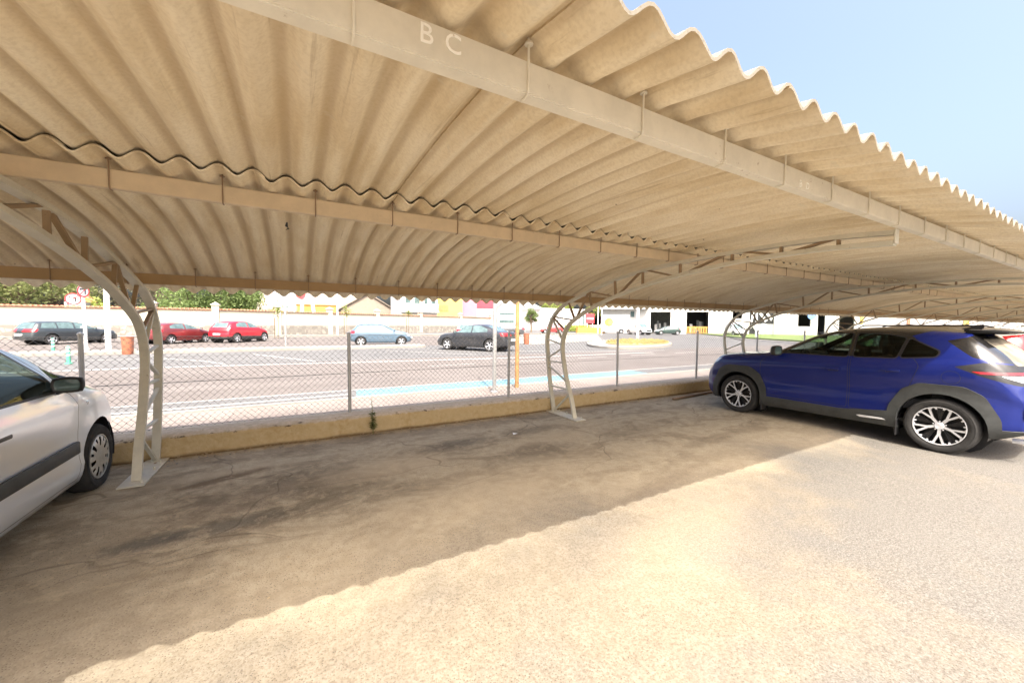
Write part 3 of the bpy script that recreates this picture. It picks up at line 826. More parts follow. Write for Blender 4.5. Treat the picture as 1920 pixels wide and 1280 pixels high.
def make_wheel(root, x, y, r, w, style, rim, name='wheel', proto={}):
    key = (round(r, 3), round(w, 3), style, rim.name)
    side = 1 if y > 0 else -1
    if key in proto:
        src = proto[key]
        c = src.copy(); col.objects.link(c); c.parent = root
        for ch in src.children: d = ch.copy(); col.objects.link(d); d.parent = c
        c.location = (x, y, r); c.rotation_euler = (0, 0, 0 if side > 0 else pi); return c
    # wheel axis along local +y (outside)
    RX = Matrix.Rotation(rad(-90), 4, 'X')
    bm = bmesh.new(); ri = r*(.70 if style in ('suv',) else .66)
    h = w/2
    lathe(bm, [(ri*.98, h*.55), (ri, h*.80), (ri+.012, h*.90), ((ri+r)/2, h*1.02), (r-.028, h*.95), (r-.008, h*.72), (r, h*.45), (r, 0), (r, -h*.5), (r-.01, -h*.8), (ri, -h*.9), (ri*.9, -h*.3)], 48, RX)
    # sidewall rings
    lathe(bm, [((ri+r)/2+.012, h*1.022), ((ri+r)/2+.016, h*1.035), ((ri+r)/2+.02, h*1.018)], 48, RX)
    wh = obj('wheel', bm, M['rubber'], root, smooth=50.0)
    bm = bmesh.new()
    dark = M['alloydark']
    lathe(bm, [(ri*.985, h*.86), (ri*.97, h*.60), (ri*.93, h*.1), (ri*.9, -h*.5), (0, -h*.55)], 40, RX, mi=1)   # barrel, dark inside
    lathe(bm, [(ri, h*.84), (ri*1.0, h*.93), (ri*.965, h*.93), (ri*.955, h*.72)], 48, RX, mi=0)                  # lip
    def spoke(a, r0, r1, w0, w1, z0, z1, th=.02, mi=0, da=0.0):
        """bar from angle a at r0 to angle a+da at r1"""
        p = Vector((cos(a)*r0, sin(a)*r0)); q = Vector((cos(a+da)*r1, sin(a+da)*r1)); t = (q-p).normalized(); s = Vector((-t.y, t.x))
        pts = []
        for (c, ww, zz) in ((p, w0, z0), (q, w1, z1)):
            for sg in (1, -1): pts.append((c+s*sg*ww/2, zz))
        v = [bm.verts.new(RX @ Vector((c.x, c.y, zz))) for c, zz in pts]+[bm.verts.new(RX @ Vector((c.x*1, c.y*1, zz-th))) for c, zz in pts]
        for f in ((0, 2, 3, 1), (4, 5, 7, 6), (0, 4, 6, 2), (1, 3, 7, 5), (0, 1, 5, 4), (2, 6, 7, 3)):
            g = bm.faces.new([v[i] for i in f]); g.material_index = mi if f == (0, 2, 3, 1) else (1 if style == 'suv' else mi)
    zh, ze = h*.62, h*.80
    if style == 'suv':
        for k in range(5):
            a = pi/2+k*2*pi/5
            spoke(a, .045, r*.30, .030, .034, zh, zh+.004, .03)
            for sg in (1, -1):
                spoke(a, r*.28, ri*.97, .022, .024, zh+.004, ze, .03, da=sg*.20)
                spoke(a+sg*.25, ri*.90, ri*.985, .020, .055, ze-.002, ze, .02, da=0)
            b_a = a+pi/5
            for sg in (1, -1):
                spoke(b_a, .06, ri*.95, .007, .008, zh-.012, ze-.016, .012, da=sg*.16, mi=1)
                spoke(b_a, .05, ri*.95, .014, .022, zh-.020, ze-.024, .02, da=sg*.07, mi=1)
                spoke(b_a+sg*.15, ri*.86, ri*.985, .014, .03, ze-.004, ze, .02, da=sg*.03)
        for k in range(5):
            a = pi/2+pi/5+k*2*pi/5; lathe(bm, [(.009, .0), (.009, .012), (0, .014)], 8, RX @ Matrix.Translation((cos(a)*.058, sin(a)*.058, zh-.008)), mi=0)
        lathe(bm, [(.05, zh-.03), (.046, zh+.004), (.034, zh+.012), (.032, zh+.010), (0, zh+.011)], 20, RX, mis=[1, 0, 0, 0])
        lathe(bm, [(.022, zh+.011), (.024, zh+.014), (.019, zh+.014), (.018, zh+.011)], 16, RX @ Matrix.Diagonal((1, .7, 1, 1)), mi=0)
    elif style == 'cover':
        # domed wheel trim with seven lozenge-shaped openings
        nseg = 84
        prof = [(ri*.99, h*.78), (ri*.90, h*.92), (ri*.72, h*.98), (ri*.5, h*.97), (ri*.30, h*.93), (ri*.16, h*.97), (0, h*.99)]
        rr = []
        for (q, z) in prof[:-1]: rr.append([bm.verts.new(RX @ Vector((q*cos(2*pi*k/nseg), q*sin(2*pi*k/nseg), z))) for k in range(nseg)])
        cv = bm.verts.new(RX @ Vector((0, 0, prof[-1][1])))
        for i in range(len(rr)-1):
            for k in range(nseg):
                ph = k % 12
                if i in (1, 2) and ph in (1, 2, 3): continue
                if i == 1 and ph in (7, 8): continue
                bm.faces.new((rr[i][k], rr[i][(k+1) % nseg], rr[i+1][(k+1) % nseg], rr[i+1][k])).material_index = 0
        for k in range(nseg): bm.faces.new((rr[-1][k], rr[-1][(k+1) % nseg], cv))
    else:
        ns = int(style)
        for k in range(ns):
            a = pi/2+k*2*pi/ns
            spoke(a, .03, ri*.97, .05, .075, zh+.01, ze, .03)
        lathe(bm, [(.07, zh-.02), (.065, zh+.012), (0, zh+.015)], 16, RX, mi=0)
    obj('rim', bm, [rim, dark], wh, smooth=35.0)
    wh.location = (x, y, r); wh.rotation_euler = (0, 0, 0 if side > 0 else pi)
    proto[key] = wh
    return wh

def seats(root, xs, zc, wid, rear=True, col_=None):
    """front seats, rear bench"""
    m = col_ or M['interior']
    def seat(cx, cy, w_):
        bm = bmesh.new()
        bx(bm, cx, cy, zc+.06, .48, w_, .16, bev=.05)
        bx(bm, cx-.26, cy, zc+.36, .14, w_*.95, .56, bev=.05)
        bx(bm, cx-.30, cy, zc+.72, .09, w_*.52 if w_ < .8 else w_*.2, .16, bev=.035)
        if w_ > .8:
            for s in (-1, 1): bx(bm, cx-.30, cy+s*w_*.32, zc+.72, .09, w_*.18, .15, bev=.03)
        obj('seat', bm, m, root, smooth=40.0)
    for s in (-1, 1): seat(xs[0], s*wid*.25, .48)
    if rear: seat(xs[1], 0, wid*.78)

def build_car(name, label, P, loc, rz, group=None, near=False, res=.06):
    root = thing(name, label, P.get('cat', 'car'), loc, rz, group)
    if P.get('scale'): root.scale = (P['scale'],)*3
    bm = skin(P, res)
    ax = P['axles']; wr_ = P['wheel_r']; ar = P.get('arch_r', wr_*1.17)
    body_mats = [P['paint'], M['black'], P.get('lower', M['black']), M['gloss']]
    up = lambda f: f.normal.z
    side = lambda s: (lambda f: f.normal.y*s > .22 and f.calc_center_median().y*s > .2)
    wins = P.get('windows', [])
    gm = P.get('glass', M['farglass'])
    for s in (1, -1):
        for kk, wpoly in enumerate(wins):
            pl = rpoly(wpoly, .035, 3)
            if near:
                # black frame round each pane
                fr = cut(bm, inset(pl, -.018), 'xz', side(s))
                for f in fr: f.material_index = 1
            fs = cut(bm, pl, 'xz', side(s))
            extract(bm, fs, 'side_window', P.get('side_glass', [gm]*9)[kk] if near else gm, root, off=-.004)
    if 'windscreen' in P:
        wp = P['windscreen']
        if near:
            for f in cut(bm, inset(rpoly(wp, .06, 4), -.02), 'xy', lambda f: up(f) > .15): f.material_index = 1
        fs = cut(bm, rpoly(wp, .06, 4), 'xy', lambda f: up(f) > .15)
        extract(bm, fs, 'windscreen', gm, root, off=-.004)
    if 'rearglass' in P:
        pl = rpoly(P['rearglass'], .05, 3)
        rf = lambda f: f.normal.x < -.12 and f.calc_center_median().x < P.get('rg_x', ax[1])
        if near:
            for f in cut(bm, inset(pl, -.03), 'yz', rf): f.material_index = 1
        fs = cut(bm, pl, 'yz', rf)
        extract(bm, fs, 'rear_window', P.get('rear_glass_m', gm), root, off=-.003)
    if 'rooftop' in P:
        a_, b_2, z_ = P['rooftop']
        for f in cut(bm, [(a_, -.52), (b_2, -.55), (b_2, .55), (a_, .52)], 'xy', lambda f: up(f) > .6 and f.calc_center_median().z > z_):
            if f.material_index == 0: f.material_index = 3
    if 'blackroof' in P:
        for f in cut(bm, P['blackroof'], 'xz', lambda f: True):
            if f.material_index == 0: f.material_index = 3
    # lamps : (name, material, projection, polygon, filter, both sides)
    for (nm, mt, pj, pl, fl, lb) in P.get('lamps', []):
        for s in (1, -1):
            q = [(a, b) for a, b in pl] if pj == 'xz' else [(a*s, b) for a, b in pl]
            base = side(s) if pj == 'xz' else (lambda f, s=s, fl=fl: fl(f) and f.calc_center_median().y*s > 0)
            ff = (lambda f, base=base, fl=fl, s=s: f.calc_center_median().y*s > .2 and fl(f)) if pj == 'xz' else base
            fs = cut(bm, rpoly(q, .015, 2), pj, ff)
            if fs and mt == 'mat': 
                for f in fs: f.material_index = lb
            elif fs: extract(bm, fs, nm, mt, root, off=.003, thick=-.008 if near else 0, label=lb)
    # wheel arches
    for s in (1, -1):
        for xa in ax:
            fs = cut(bm, circle(xa, wr_+.01, ar, 32 if near else 20), 'xz', lambda f, s=s: f.calc_center_median().y*s > .3)
            bmesh.ops.delete(bm, geom=fs, context='FACES')
        if 'clad' in P:
            for kk, cpoly in enumerate(P['clad']):
                fs = cut(bm, rpoly(cpoly, .05, 3), 'xz', lambda f, s=s: f.calc_center_median().y*s > .3 and abs(f.normal.z) < .9)
                extract(bm, fs, 'wheel_arch_trim' if kk < 2 else 'sill_trim', M['clad'], root, off=.016, thick=.02)
    for cpoly in P.get('lowerbox', []):
        fs = cut(bm, cpoly, 'xz', lambda f: True)
        for f in fs: f.material_index = 2
    if near:
        for s in (1, -1):
            for kk, dp in enumerate(P.get('doors', [])):
                q = rpoly(dp, .05, 4)
                qi = inset(q, .006); cut(bm, q, 'xz', side(s)); keep = cut(bm, qi, 'xz', side(s)); ks = set(keep)
                for f in bm.faces:
                    if side(s)(f) and f not in ks:
                        c = f.calc_center_median()
                        if pip((c.x, c.z), q): f.material_index = 1
                d = extract(bm, keep, 'door', body_mats, root)
                hx, hz = P['handles'][kk]
                yy = (P['w']/2)*.975
                b2 = bmesh.new(); bx(b2, hx, s*(yy+.012), hz, .19, .026, .034, bev=.011); bx(b2, hx-.01, s*(yy-.006), hz-.012, .13, .02, .045, bev=.008, mi=1)
                obj('handle', b2, [P.get('handle_m', P['paint']), M['black']], d, smooth=40.0)
            for (nm, pl) in P.get('lines', []):
                qi = inset(pl, .004); cut(bm, pl, 'xz', side(s)); ks = set(cut(bm, qi, 'xz', side(s)))
                for f in bm.faces:
                    if side(s)(f) and f not in ks:
                        c = f.calc_center_median()
                        if pip((c.x, c.z), pl): f.material_index = 1
    me = bpy.data.meshes.new('body'); bm.to_mesh(me); bm.free()
    for m in body_mats: me.materials.append(m)
    b = bpy.data.objects.new('body', me); col.objects.link(b); b.parent = root
    # underbody with wheel wells
    bm = bmesh.new(); zb = min(z for x, z in P['bot']); W2 = P['w']/2
    zf = interp(P['bot'], 0)+.05
    box01(bm, ax[1]+ar, ax[0]-ar, -W2*.88, W2*.88, zf-.02, zf+.14)
    box01(bm, ax[1]-ar*.9, ax[0]+ar*.9, -W2*.55, W2*.55, zf, zf+.30)
    for xa in ax:
        for s in (1, -1):
            # curved well liner
            y0, y1 = s*W2*.52, s*W2*.965; n_ = 14; pv = None
            for k in range(n_+1):
                an = -.25+(pi+.5)*k/n_; x_ = xa+(ar+.012)*cos(an); z_ = wr_+.01+(ar+.012)*sin(an)
                cur = (bm.verts.new((x_, y0, z_)), bm.verts.new((x_, y1, z_)))
                if pv: bm.faces.new((pv[0], pv[1], cur[1], cur[0]))
                pv = cur
            poly_prism(bm, circle(xa, wr_+.01, ar+.012, 16), 'y', y0-.01*s, y0)
    obj('underbody', bm, M['black'], root)
    if near or P.get('inside'):
        bm = bmesh.new()
        zsill = .42; xc = P['cab']
        box01(bm, xc[0], xc[1], -W2*.84, W2*.84, zf+.06, zf+.10)
        bx(bm, xc[1]-.10, 0, P['dash_z'], .42, W2*1.62, .26, bev=.07)
        obj('dashboard', bm, M['dash'], root, smooth=40.0)
        bm = bmesh.new(); MX = Matrix.Translation((xc[1]-.42, P['w']*.22, P['dash_z']+.02))@Matrix.Rotation(rad(-65), 4, 'Y')
        pr = [(.175+.014*cos(2*pi*k/8), .014*sin(2*pi*k/8)) for k in range(9)]; lathe(bm, pr, 28, MX); lathe(bm, [(.06, -.02), (.05, .01), (0, .012)], 12, MX)
        for k in (0, 2, 4): tube(bm, [MX@Vector((0, 0, -.005)), MX@Vector((.17*cos(k*pi/3*1.5), .17*sin(k*pi/3*1.5), -.002))], .012, 6)
        obj('steering_wheel', bm, M['dash'], root, smooth=40.0)
        seats(root, P['seats'], P['seat_z'], P['w'])
        bm = bmesh.new(); bx(bm, P['mirror'][0]-.02+P.get('rv', -.22), 0, P['rvz'], .03, .22, .06, bev=.012); tube(bm, [(P['mirror'][0]+P.get('rv', -.22), 0, P['rvz']), (P['mirror'][0]+P.get('rv', -.22)+.05, 0, P['rvz']+.07)], .012, 6)
        obj('rear_view_mirror', bm, M['dash'], root, smooth=40.0)
    if not near and P.get('cat') is None:
        for x_, s_ in ((P['x'][0]-.005, 1), (P['x'][1]+.005, -1)):
            b2 = bmesh.new(); bx(b2, x_, 0, .52 if s_ > 0 else .62, .05, .5, .11, bev=.004); obj('number_plate', b2, M['signwhite'], root)
    # wheels
    for xa in ax:
        for s in (1, -1): make_wheel(root, xa, s*(W2-P.get('wheel_w', .2)*.56), wr_, P.get('wheel_w', .2), P.get('wheel_style', '5'), P.get('rim', M['alloy']))
    # mirrors
    mx, mz = P['mirror']
    for s in (1, -1):
        bm = bmesh.new(); k = P.get('mirror_k', 1.0)
        ws = W2*.93
        ro = P.get('mirror_out', .125)
        r = bmesh.ops.create_uvsphere(bm, u_segments=20, v_segments=12, radius=1, matrix=Matrix.Translation((mx, s*(ws+ro*k), mz+.02))@Matrix.Diagonal((.075*k, .118*k, .08*k, 1)))
        for v in bm.verts:
            q = v.co-Vector((mx, s*(ws+ro*k), mz+.02)); a_ = q.y/(.118*k); b_2 = q.z/(.08*k); rr_ = max(abs(a_), abs(b_2)); hh_ = math.hypot(a_, b_2)
            if rr_ > 1e-4: g_ = (hh_/rr_)**.55; v.co.y += q.y*(g_-1); v.co.z += q.z*(g_-1)
        bmesh.ops.bisect_plane(bm, geom=list(bm.verts)+list(bm.edges)+list(bm.faces), plane_co=(mx-.03*k, 0, 0), plane_no=(-1, 0, 0), clear_outer=True)
        es = [e for e in bm.edges if e.is_boundary]
        rf = bmesh.ops.contextual_create(bm, geom=es); cf = list(rf['faces'])
        bmesh.ops.inset_region(bm, faces=cf, thickness=.014, depth=-.006)
        for f in cf: f.material_index = 1
        tube(bm, [(mx+.02, s*(ws-.05), mz-.05), (mx+.01, s*(ws+.05), mz-.02)], [.035, .025], 8, mi=0)
        obj('mirror', bm, [P.get('mirror_m', P['paint']), M['farglass']], root, smooth=40.0)
    return root

yb = -.0
P_suv = dict(x=(2.10, -2.08), w=1.765, paint=m_paint('blue_metallic', (.0004, .010, .135), dust=.01, metal=0, rough=.5, clear=.85, spec=.2), axles=(1.28, -1.28), wheel_r=.345, wheel_w=.215, wheel_style='suv', arch_r=.40,
    top=[(2.10, .84), (2.02, .96), (1.85, 1.035), (1.5, 1.09), (1.1, 1.125), (.82, 1.165), (.60, 1.28), (.35, 1.415), (.12, 1.515), (-.12, 1.568), (-.5, 1.596), (-.8, 1.60), (-1.2, 1.582), (-1.42, 1.56), (-1.54, 1.48), (-1.75, 1.31), (-1.90, 1.17), (-1.97, 1.11), (-2.05, 1.04), (-2.08, .96)],
    belt=[(2.10, .76), (2.0, .86), (1.7, .97), (1.2, 1.05), (.8, 1.09), (.3, 1.115), (-.6, 1.145), (-1.1, 1.19), (-1.40, 1.205), (-1.62, 1.15), (-1.82, 1.06), (-2.08, .90)],
    bot=[(2.10, .30), (1.8, .22), (1.2, .20), (-1.2, .22), (-1.8, .30), (-2.08, .38)],
    plan=[(2.10, .84), (1.9, .93), (1.5, .985), (.9, .985), (0, .965), (-.6, .97), (-1.1, .995), (-1.5, .995), (-1.9, .94), (-2.08, .88)],
    side=[(0, .945), (.12, .985), (.35, .985), (.55, .972), (.72, .995), (.82, 1.0), (.93, .985), (1, .955)],
    nose=[(.2, .10), (.35, .02), (.55, .0), (.75, .03), (.86, .09), (1.0, .2)], tail=[(.3, .06), (.45, .0), (.7, .0), (.85, .04), (1.0, .06), (1.2, .02), (1.6, 0)], bow=(.26, .24), bp=2.6,
    flare=.022, flarez=.85, crease=[(.60, -.008, .12)], tumble=.43, crown=.06, rc=.11,
    windows=[[(.56, 1.165), (.16, 1.395), (-.10, 1.485), (-.30, 1.50), (-.30, 1.16)], [(-.37, 1.165), (-.37, 1.50), (-.70, 1.49), (-.90, 1.455), (-.84, 1.185)], [(-.88, 1.19), (-.94, 1.445), (-1.24, 1.29), (-1.21, 1.225)]],
    side_glass=[M['glass'], M['glassdark'], M['glassdark']], glass=M['glass'], rear_glass_m=M['glassdust'],
    windscreen=[(.80, -.64), (.83, 0), (.80, .64), (.16, .53), (.13, 0), (.16, -.53)], rearglass=[(-.62, 1.15), (.62, 1.15), (.50, 1.46), (-.50, 1.46)], rg_x=-1.45,
    lamps=[('x', 'mat', 'xz', [(-1.28, 1.43), (-1.44, 1.475), (-1.50, 1.53), (-1.62, 1.50), (-2.0, 1.16), (-1.80, 1.17), (-1.52, 1.235)], lambda f: True, 3),
           ('taillight', M['redlens'], 'xz', [(-1.52, 1.07), (-2.2, 1.085), (-2.2, 1.055), (-1.60, 1.045)], lambda f: f.calc_center_median().x < -1.4 and f.normal.z < .7, None),
           ('reversing_light', M['clearlens'], 'xz', [(-1.74, 1.035), (-2.2, 1.045), (-2.2, .94), (-1.92, .945)], lambda f: f.calc_center_median().x < -1.6 and f.normal.z < .7, None),
           ('x', 'mat', 'xz', [(-1.38, 1.115), (-1.60, 1.18), (-2.2, 1.13), (-2.2, .915), (-1.88, .925), (-1.62, 1.01)], lambda f: f.calc_center_median().x < -1.3 and f.normal.z < .8, 1),
           ('headlight', M['clearlens'], 'xz', [(2.3, .90), (1.62, .985), (1.70, .90), (1.95, .84), (2.3, .82)], lambda f: f.calc_center_median().x > 1.5 and f.normal.z < .8, None)],
    clad=[None, None, [(.92, .20), (.92, .385), (-.25, .375), (-.90, .46), (-.90, .20)], [(-1.70, .20), (-1.70, .40), (-2.3, .44), (-2.3, .20)]],
    rooftop=(-1.50, .3, 1.50),
    blackroof=[(.86, 1.135), (.30, 1.15), (-.55, 1.17), (-.90, 1.21), (-1.16, 1.31), (-.95, 1.48), (-1.15, 1.57), (-1.25, 1.7), (.2, 1.7), (.2, 1.56), (.86, 1.19)],
    doors=[[(.90, .42), (.90, .98), (.80, 1.09), (.72, 1.135), (.63, 1.19), (.16, 1.445), (-.14, 1.535), (-.325, 1.545), (-.325, .40)], [(-.345, .40), (-.345, 1.545), (-.72, 1.53), (-1.0, 1.465), (-1.0, 1.20), (-1.08, 1.10), (-.98, .78), (-.86, .60), (-.86, .42)]],
    lines=[('flap', circle(-1.36, .975, .085, 16))],
    handles=[(-.14, .965), (-.80, 1.01)], mirror=(.60, 1.17), mirror_m=M['black'], mirror_k=1.05, cab=(-1.5, .80), dash_z=1.02, seats=(-.08, -.95), seat_z=.50, rvz=1.42, rv=-.25)
def arch_clad(xa, z0, r0, ro):
    return [(xa-ro*1.02, z0), (xa-ro*.98, .52), (xa-ro*.72, .78), (xa-ro*.40, .875), (xa+ro*.40, .875), (xa+ro*.72, .78), (xa+ro*.98, .52), (xa+ro*1.02, z0)]
P_suv['clad'][0] = arch_clad(1.28, .20, .4, .50); P_suv['clad'][1] = arch_clad(-1.28, .20, .4, .50)
suv = build_car('parked_suv', 'shiny deep blue crossover car with grey wheel arch trim parked nose to the wall', P_suv, (7.98, 2.84, 0), rad(90), near=True, res=.045)
def suv_extras(root):
    # spoiler, antenna fin, wiper, washer, fuel flap, sill badge, plate, bumper reflectors
    bm = bmesh.new()
    pts = [(-1.36, 1.568), (-1.46, 1.572), (-1.73, 1.542), (-1.745, 1.53), (-1.70, 1.52), (-1.42, 1.52)]
    poly_prism(bm, pts, 'y', -.53, .53); es = [e for e in bm.edges]; bmesh.ops.bevel(bm, geom=es, offset=.012, segments=2, affect='EDGES')
    obj('spoiler', bm, M['gloss'], root, smooth=50.0)
    bm = bmesh.new(); poly_prism(bm, [(-1.24, 1.575), (-1.44, 1.575), (-1.46, 1.64), (-1.43, 1.645), (-1.33, 1.605)], 'y', -.022, .022); bmesh.ops.bevel(bm, geom=list(bm.edges), offset=.008, segments=2, affect='EDGES')
    obj('antenna_fin', bm, M['black'], root, smooth=50.0)
    bm = bmesh.new(); tube(bm, [(-1.97, 0, 1.135), (-1.93, .12, 1.18), (-1.90, .38, 1.21)], [.014, .009, .006], 6); lathe(bm, [(.03, -.01), (.028, .02), (0, .024)], 12, Matrix.Translation((-1.98, 0, 1.12))@Matrix.Rotation(rad(-90), 4, 'Y'))
    obj('wiper', bm, M['black'], root, smooth=50.0)
    for s in (1, -1):
        bm = bmesh.new(); poly_prism(bm, [(-.78, .318), (-.50, .305), (-.46, .325), (-.50, .335), (-.74, .34)], 'y', s*.893, s*.889); obj('sill_badge', bm, M['alloy'], root)
        bm = bmesh.new(); bx(bm, -1.93, s*.76, .62, .012, .02, .13, bev=.004); obj('reflector', bm, M['redlens'], root)
    bm = bmesh.new(); bx(bm, -2.09, 0, .80, .012, .52, .11, bev=.004); obj('number_plate', bm, M['signwhite'], root)
    bm = bmesh.new(); bx(bm, 2.08, 0, .50, .03, .95, .26, bev=.03); obj('grille', bm, M['black'], root)
    bm = bmesh.new(); tube(bm, [(-1.82, .55, .26), (-2.0, .55, .27)], .03, 10); obj('exhaust', bm, M['alloy'], root)
    for s in (1, -1):
        for xx_ in (-.88, .86):
            bm = bmesh.new(); bx(bm, xx_, s*.80, .24, .02, .15, .22, bev=.006); obj('mud_flap', bm, M['black'], root)
suv_extras(suv)
P_mpv = dict(x=(2.12, -2.12), w=1.75, paint=m_paint('silver_paint', (.78, .84, .92), dust=.02, metal=.5, rough=.28), axles=(1.38, -1.38), wheel_r=.31, wheel_w=.195, wheel_style='cover', rim=flat('silver_trim', (.60, .60, .58), .35, .6, scale=16, var=.12), arch_r=.365,
    top=[(2.12, .66), (2.04, .80), (1.92, .905), (1.75, .985), (1.5, 1.06), (1.30, 1.115), (1.05, 1.24), (.7, 1.42), (.35, 1.555), (0, 1.625), (-.5, 1.655), (-1.1, 1.64), (-1.6, 1.56), (-1.85, 1.45), (-1.98, 1.2), (-2.07, 1.0), (-2.12, .85)],
    belt=[(2.12, .60), (2.0, .72), (1.8, .83), (1.4, .93), (1.0, .985), (.5, 1.015), (-.4, 1.03), (-1.2, 1.06), (-1.8, 1.04), (-2.12, .80)],
    bot=[(2.12, .28), (1.8, .20), (1.0, .175), (-1.2, .19), (-1.8, .26), (-2.12, .32)],
    plan=[(2.12, .84), (1.95, .92), (1.65, .965), (1.2, .995), (.5, .995), (-.6, .995), (-1.4, .985), (-1.9, .93), (-2.12, .86)],
    side=[(0, .945), (.10, .985), (.22, 1.0), (.32, .985), (.50, .985), (.68, .998), (.80, 1.0), (.92, .98), (1, .955)],
    nose=[(.2, .06), (.35, .0), (.5, .0), (.65, .05), (.8, .09), (1.0, .12)], tail=[(.3, .04), (.5, 0), (.8, .02), (1.6, 0)], bow=(.30, .20), bp=2.4,
    flare=.012, flarez=.75, crease=[(.875, .010, .035)], tumble=.38, crown=.085, rc=.13,
    windows=[[(.74, 1.035), (.70, 1.14), (.36, 1.40), (.03, 1.525), (-.12, 1.54), (-.12, 1.04)], [(-.20, 1.04), (-.20, 1.55), (-.75, 1.56), (-1.02, 1.53), (-.98, 1.07)], [(1.17, 1.03), (1.0, 1.15), (.80, 1.28), (.77, 1.24), (.80, 1.12), (.82, 1.035)]],
    side_glass=[M['glass']]*3, glass=M['glass'],
    windscreen=[(1.24, -.58), (1.33, 0), (1.24, .58), (.36, .52), (.30, 0), (.36, -.52)], rearglass=[(-.58, 1.10), (.58, 1.10), (.50, 1.48), (-.50, 1.48)], rg_x=-1.7,
    lamps=[('headlight', M['clearlens'], 'xz', [(2.3, .80), (1.80, .87), (1.74, .80), (1.84, .68), (2.3, .60)], lambda f: f.calc_center_median().x > 1.6 and f.normal.z < .9, None),
           ('taillight', M['redlens'], 'xz', [(-1.84, 1.45), (-2.3, 1.45), (-2.3, .80), (-2.0, .80), (-1.90, 1.1)], lambda f: f.calc_center_median().x < -1.7 and f.normal.z < .7, None)],
    doors=[[(.96, .24), (.96, .92), (.93, .985), (.78, 1.03), (.76, 1.16), (.40, 1.445), (.05, 1.58), (-.16, 1.59), (-.16, .24)], [(-.175, .24), (-.175, 1.59), (-.75, 1.60), (-1.08, 1.565), (-1.06, .80), (-.98, .66), (-.86, .24)]],
    handles=[(-.02, .84), (-.92, .87)], handle_m=M['black'], mirror=(.74, 1.06), mirror_m=M['black'], mirror_k=.82, mirror_out=.10, cab=(-1.6, 1.25), dash_z=.98, seats=(.15, -.75), seat_z=.50, rvz=1.45, rv=-.25)
mpv = build_car('parked_minivan', 'silver minivan with black mirrors and black side strip parked by the first truss', P_mpv, (-2.50, 3.70, 0), rad(90), near=True, res=.045)
for s in (1, -1):
    for (a, b) in ((.93, -.13), (-.20, -.92)):
      bm = bmesh.new(); bx(bm, (a+b)/2, s*.874, .52, abs(a-b), .028, .105, bev=.012)
      obj('side_strip', bm, M['clad'], mpv, smooth=40.0)
    bm = bmesh.new(); r = bmesh.ops.create_uvsphere(bm, u_segments=12, v_segments=8, radius=1, matrix=Matrix.Translation((1.13, s*.868, .865))@Matrix.Diagonal((.028, .010, .016, 1))); obj('side_indicator', bm, M['clearlens'], mpv, smooth=True)
    bm = bmesh.new(); lathe(bm, [(.016, 0), (.015, .004), (0, .005)], 14, Matrix.Translation((-.06, s*.868, .745))@Matrix.Rotation(rad(-90*s), 4, 'X')); obj('door_lock', bm, M['alloy'], mpv)
P_wh = dict(P_suv, paint=m_paint('white_car_paint', (.62, .61, .58), dust=.15, metal=0, rough=.3), wheel_style='5', clad=[], x=(2.12, -2.22),
    top=[(2.12, .84), (1.95, .98), (1.1, 1.10), (.82, 1.14), (.35, 1.40), (.0, 1.56), (-.5, 1.63), (-1.2, 1.63), (-1.7, 1.59), (-2.0, 1.52), (-2.08, 1.3), (-2.15, 1.05), (-2.22, .95)],
    lamps=[('taillight', M['redlens'], 'xz', [(-1.78, 1.46), (-1.98, 1.50), (-2.4, 1.36), (-2.4, 1.02), (-1.98, 1.20)], lambda f: f.calc_center_median().x < -1.7 and f.normal.z < .8, None)], mirror_m=None)
P_wh.pop('mirror_m')
P_wh['rear_glass_m'] = M['glassdark']
wc = build_car('parked_hatchback', 'white car with tall red tail light parked on the far side of the blue crossover', P_wh, (10.75, 3.35, 0), rad(90), near=True, res=.06)
for s in (1, -1):
    bm = bmesh.new(); tube(bm, [(.1, s*.56, 1.57), (0, s*.57, 1.625), (-1.4, s*.56, 1.635), (-1.5, s*.55, 1.60)], .014, 8)
    obj('roof_rail', bm, M['black'], wc, smooth=40.0)
# ------------------------------------------------------------- street surfaces (each a few mm above the one below)
ZS = .10
plane('road', [(-200, 6.15), (400, 6.15), (400, 16.2), (-200, 16.2)], ZS, M['road'])
plane('far_road', [(-200, 16.2), (400, 16.2), (400, 400), (-200, 400)], ZS, M['road_grey'])
bm = bmesh.new(); box01(bm, -60, 90, 6.22, 8.00, -.02, .115); o = struct(obj('sidewalk', bm, M['tiles']))
bm = bmesh.new(); box01(bm, -60, 90, 8.00, 8.13, -.02, .135, bev=.012); struct(obj('kerb', bm, M['concrete']))
def strip(name, pts, w_, m, z):
    """painted line following points"""
    bm = bmesh.new(); pv = None; n = len(pts)
    for i, p in enumerate(pts):
        a = Vector(pts[max(0, i-1)]); b = Vector(pts[min(n-1, i+1)]); t = (b-a).normalized(); s = Vector((-t.y, t.x))*w_/2; p = Vector(p)
        cur = (bm.verts.new((p.x+s.x, p.y+s.y, z)), bm.verts.new((p.x-s.x, p.y-s.y, z)))
        if pv: bm.faces.new((pv[1], cur[1], cur[0], pv[0]))
        pv = cur
    return struct(obj(name, bm, m, smooth='keep'))
plane('parking_lane', [(-60, 8.14), (60, 8.14), (60, 9.05), (-60, 9.05)], ZS+.004, M['road_grey'])
plane('blue_bay_marking', [(1.05, 8.2), (9.5, 8.2), (9.5, 9.02), (1.15, 9.02)], ZS+.008, M['blue_line'])
strip('lane_line', [(-30, 8.55), (-2, 8.45), (.95, 8.6)], .12, M['line'], ZS+.009)
strip('edge_line', [(-30, 9.1), (-2, 9.08), (1.1, 9.1), (40, 9.1)], .10, M['line'], ZS+.009)
strip('asphalt_seam', [(-30, 12.2), (0, 12.15), (30, 12.4)], .05, M['dark'], ZS+.004)
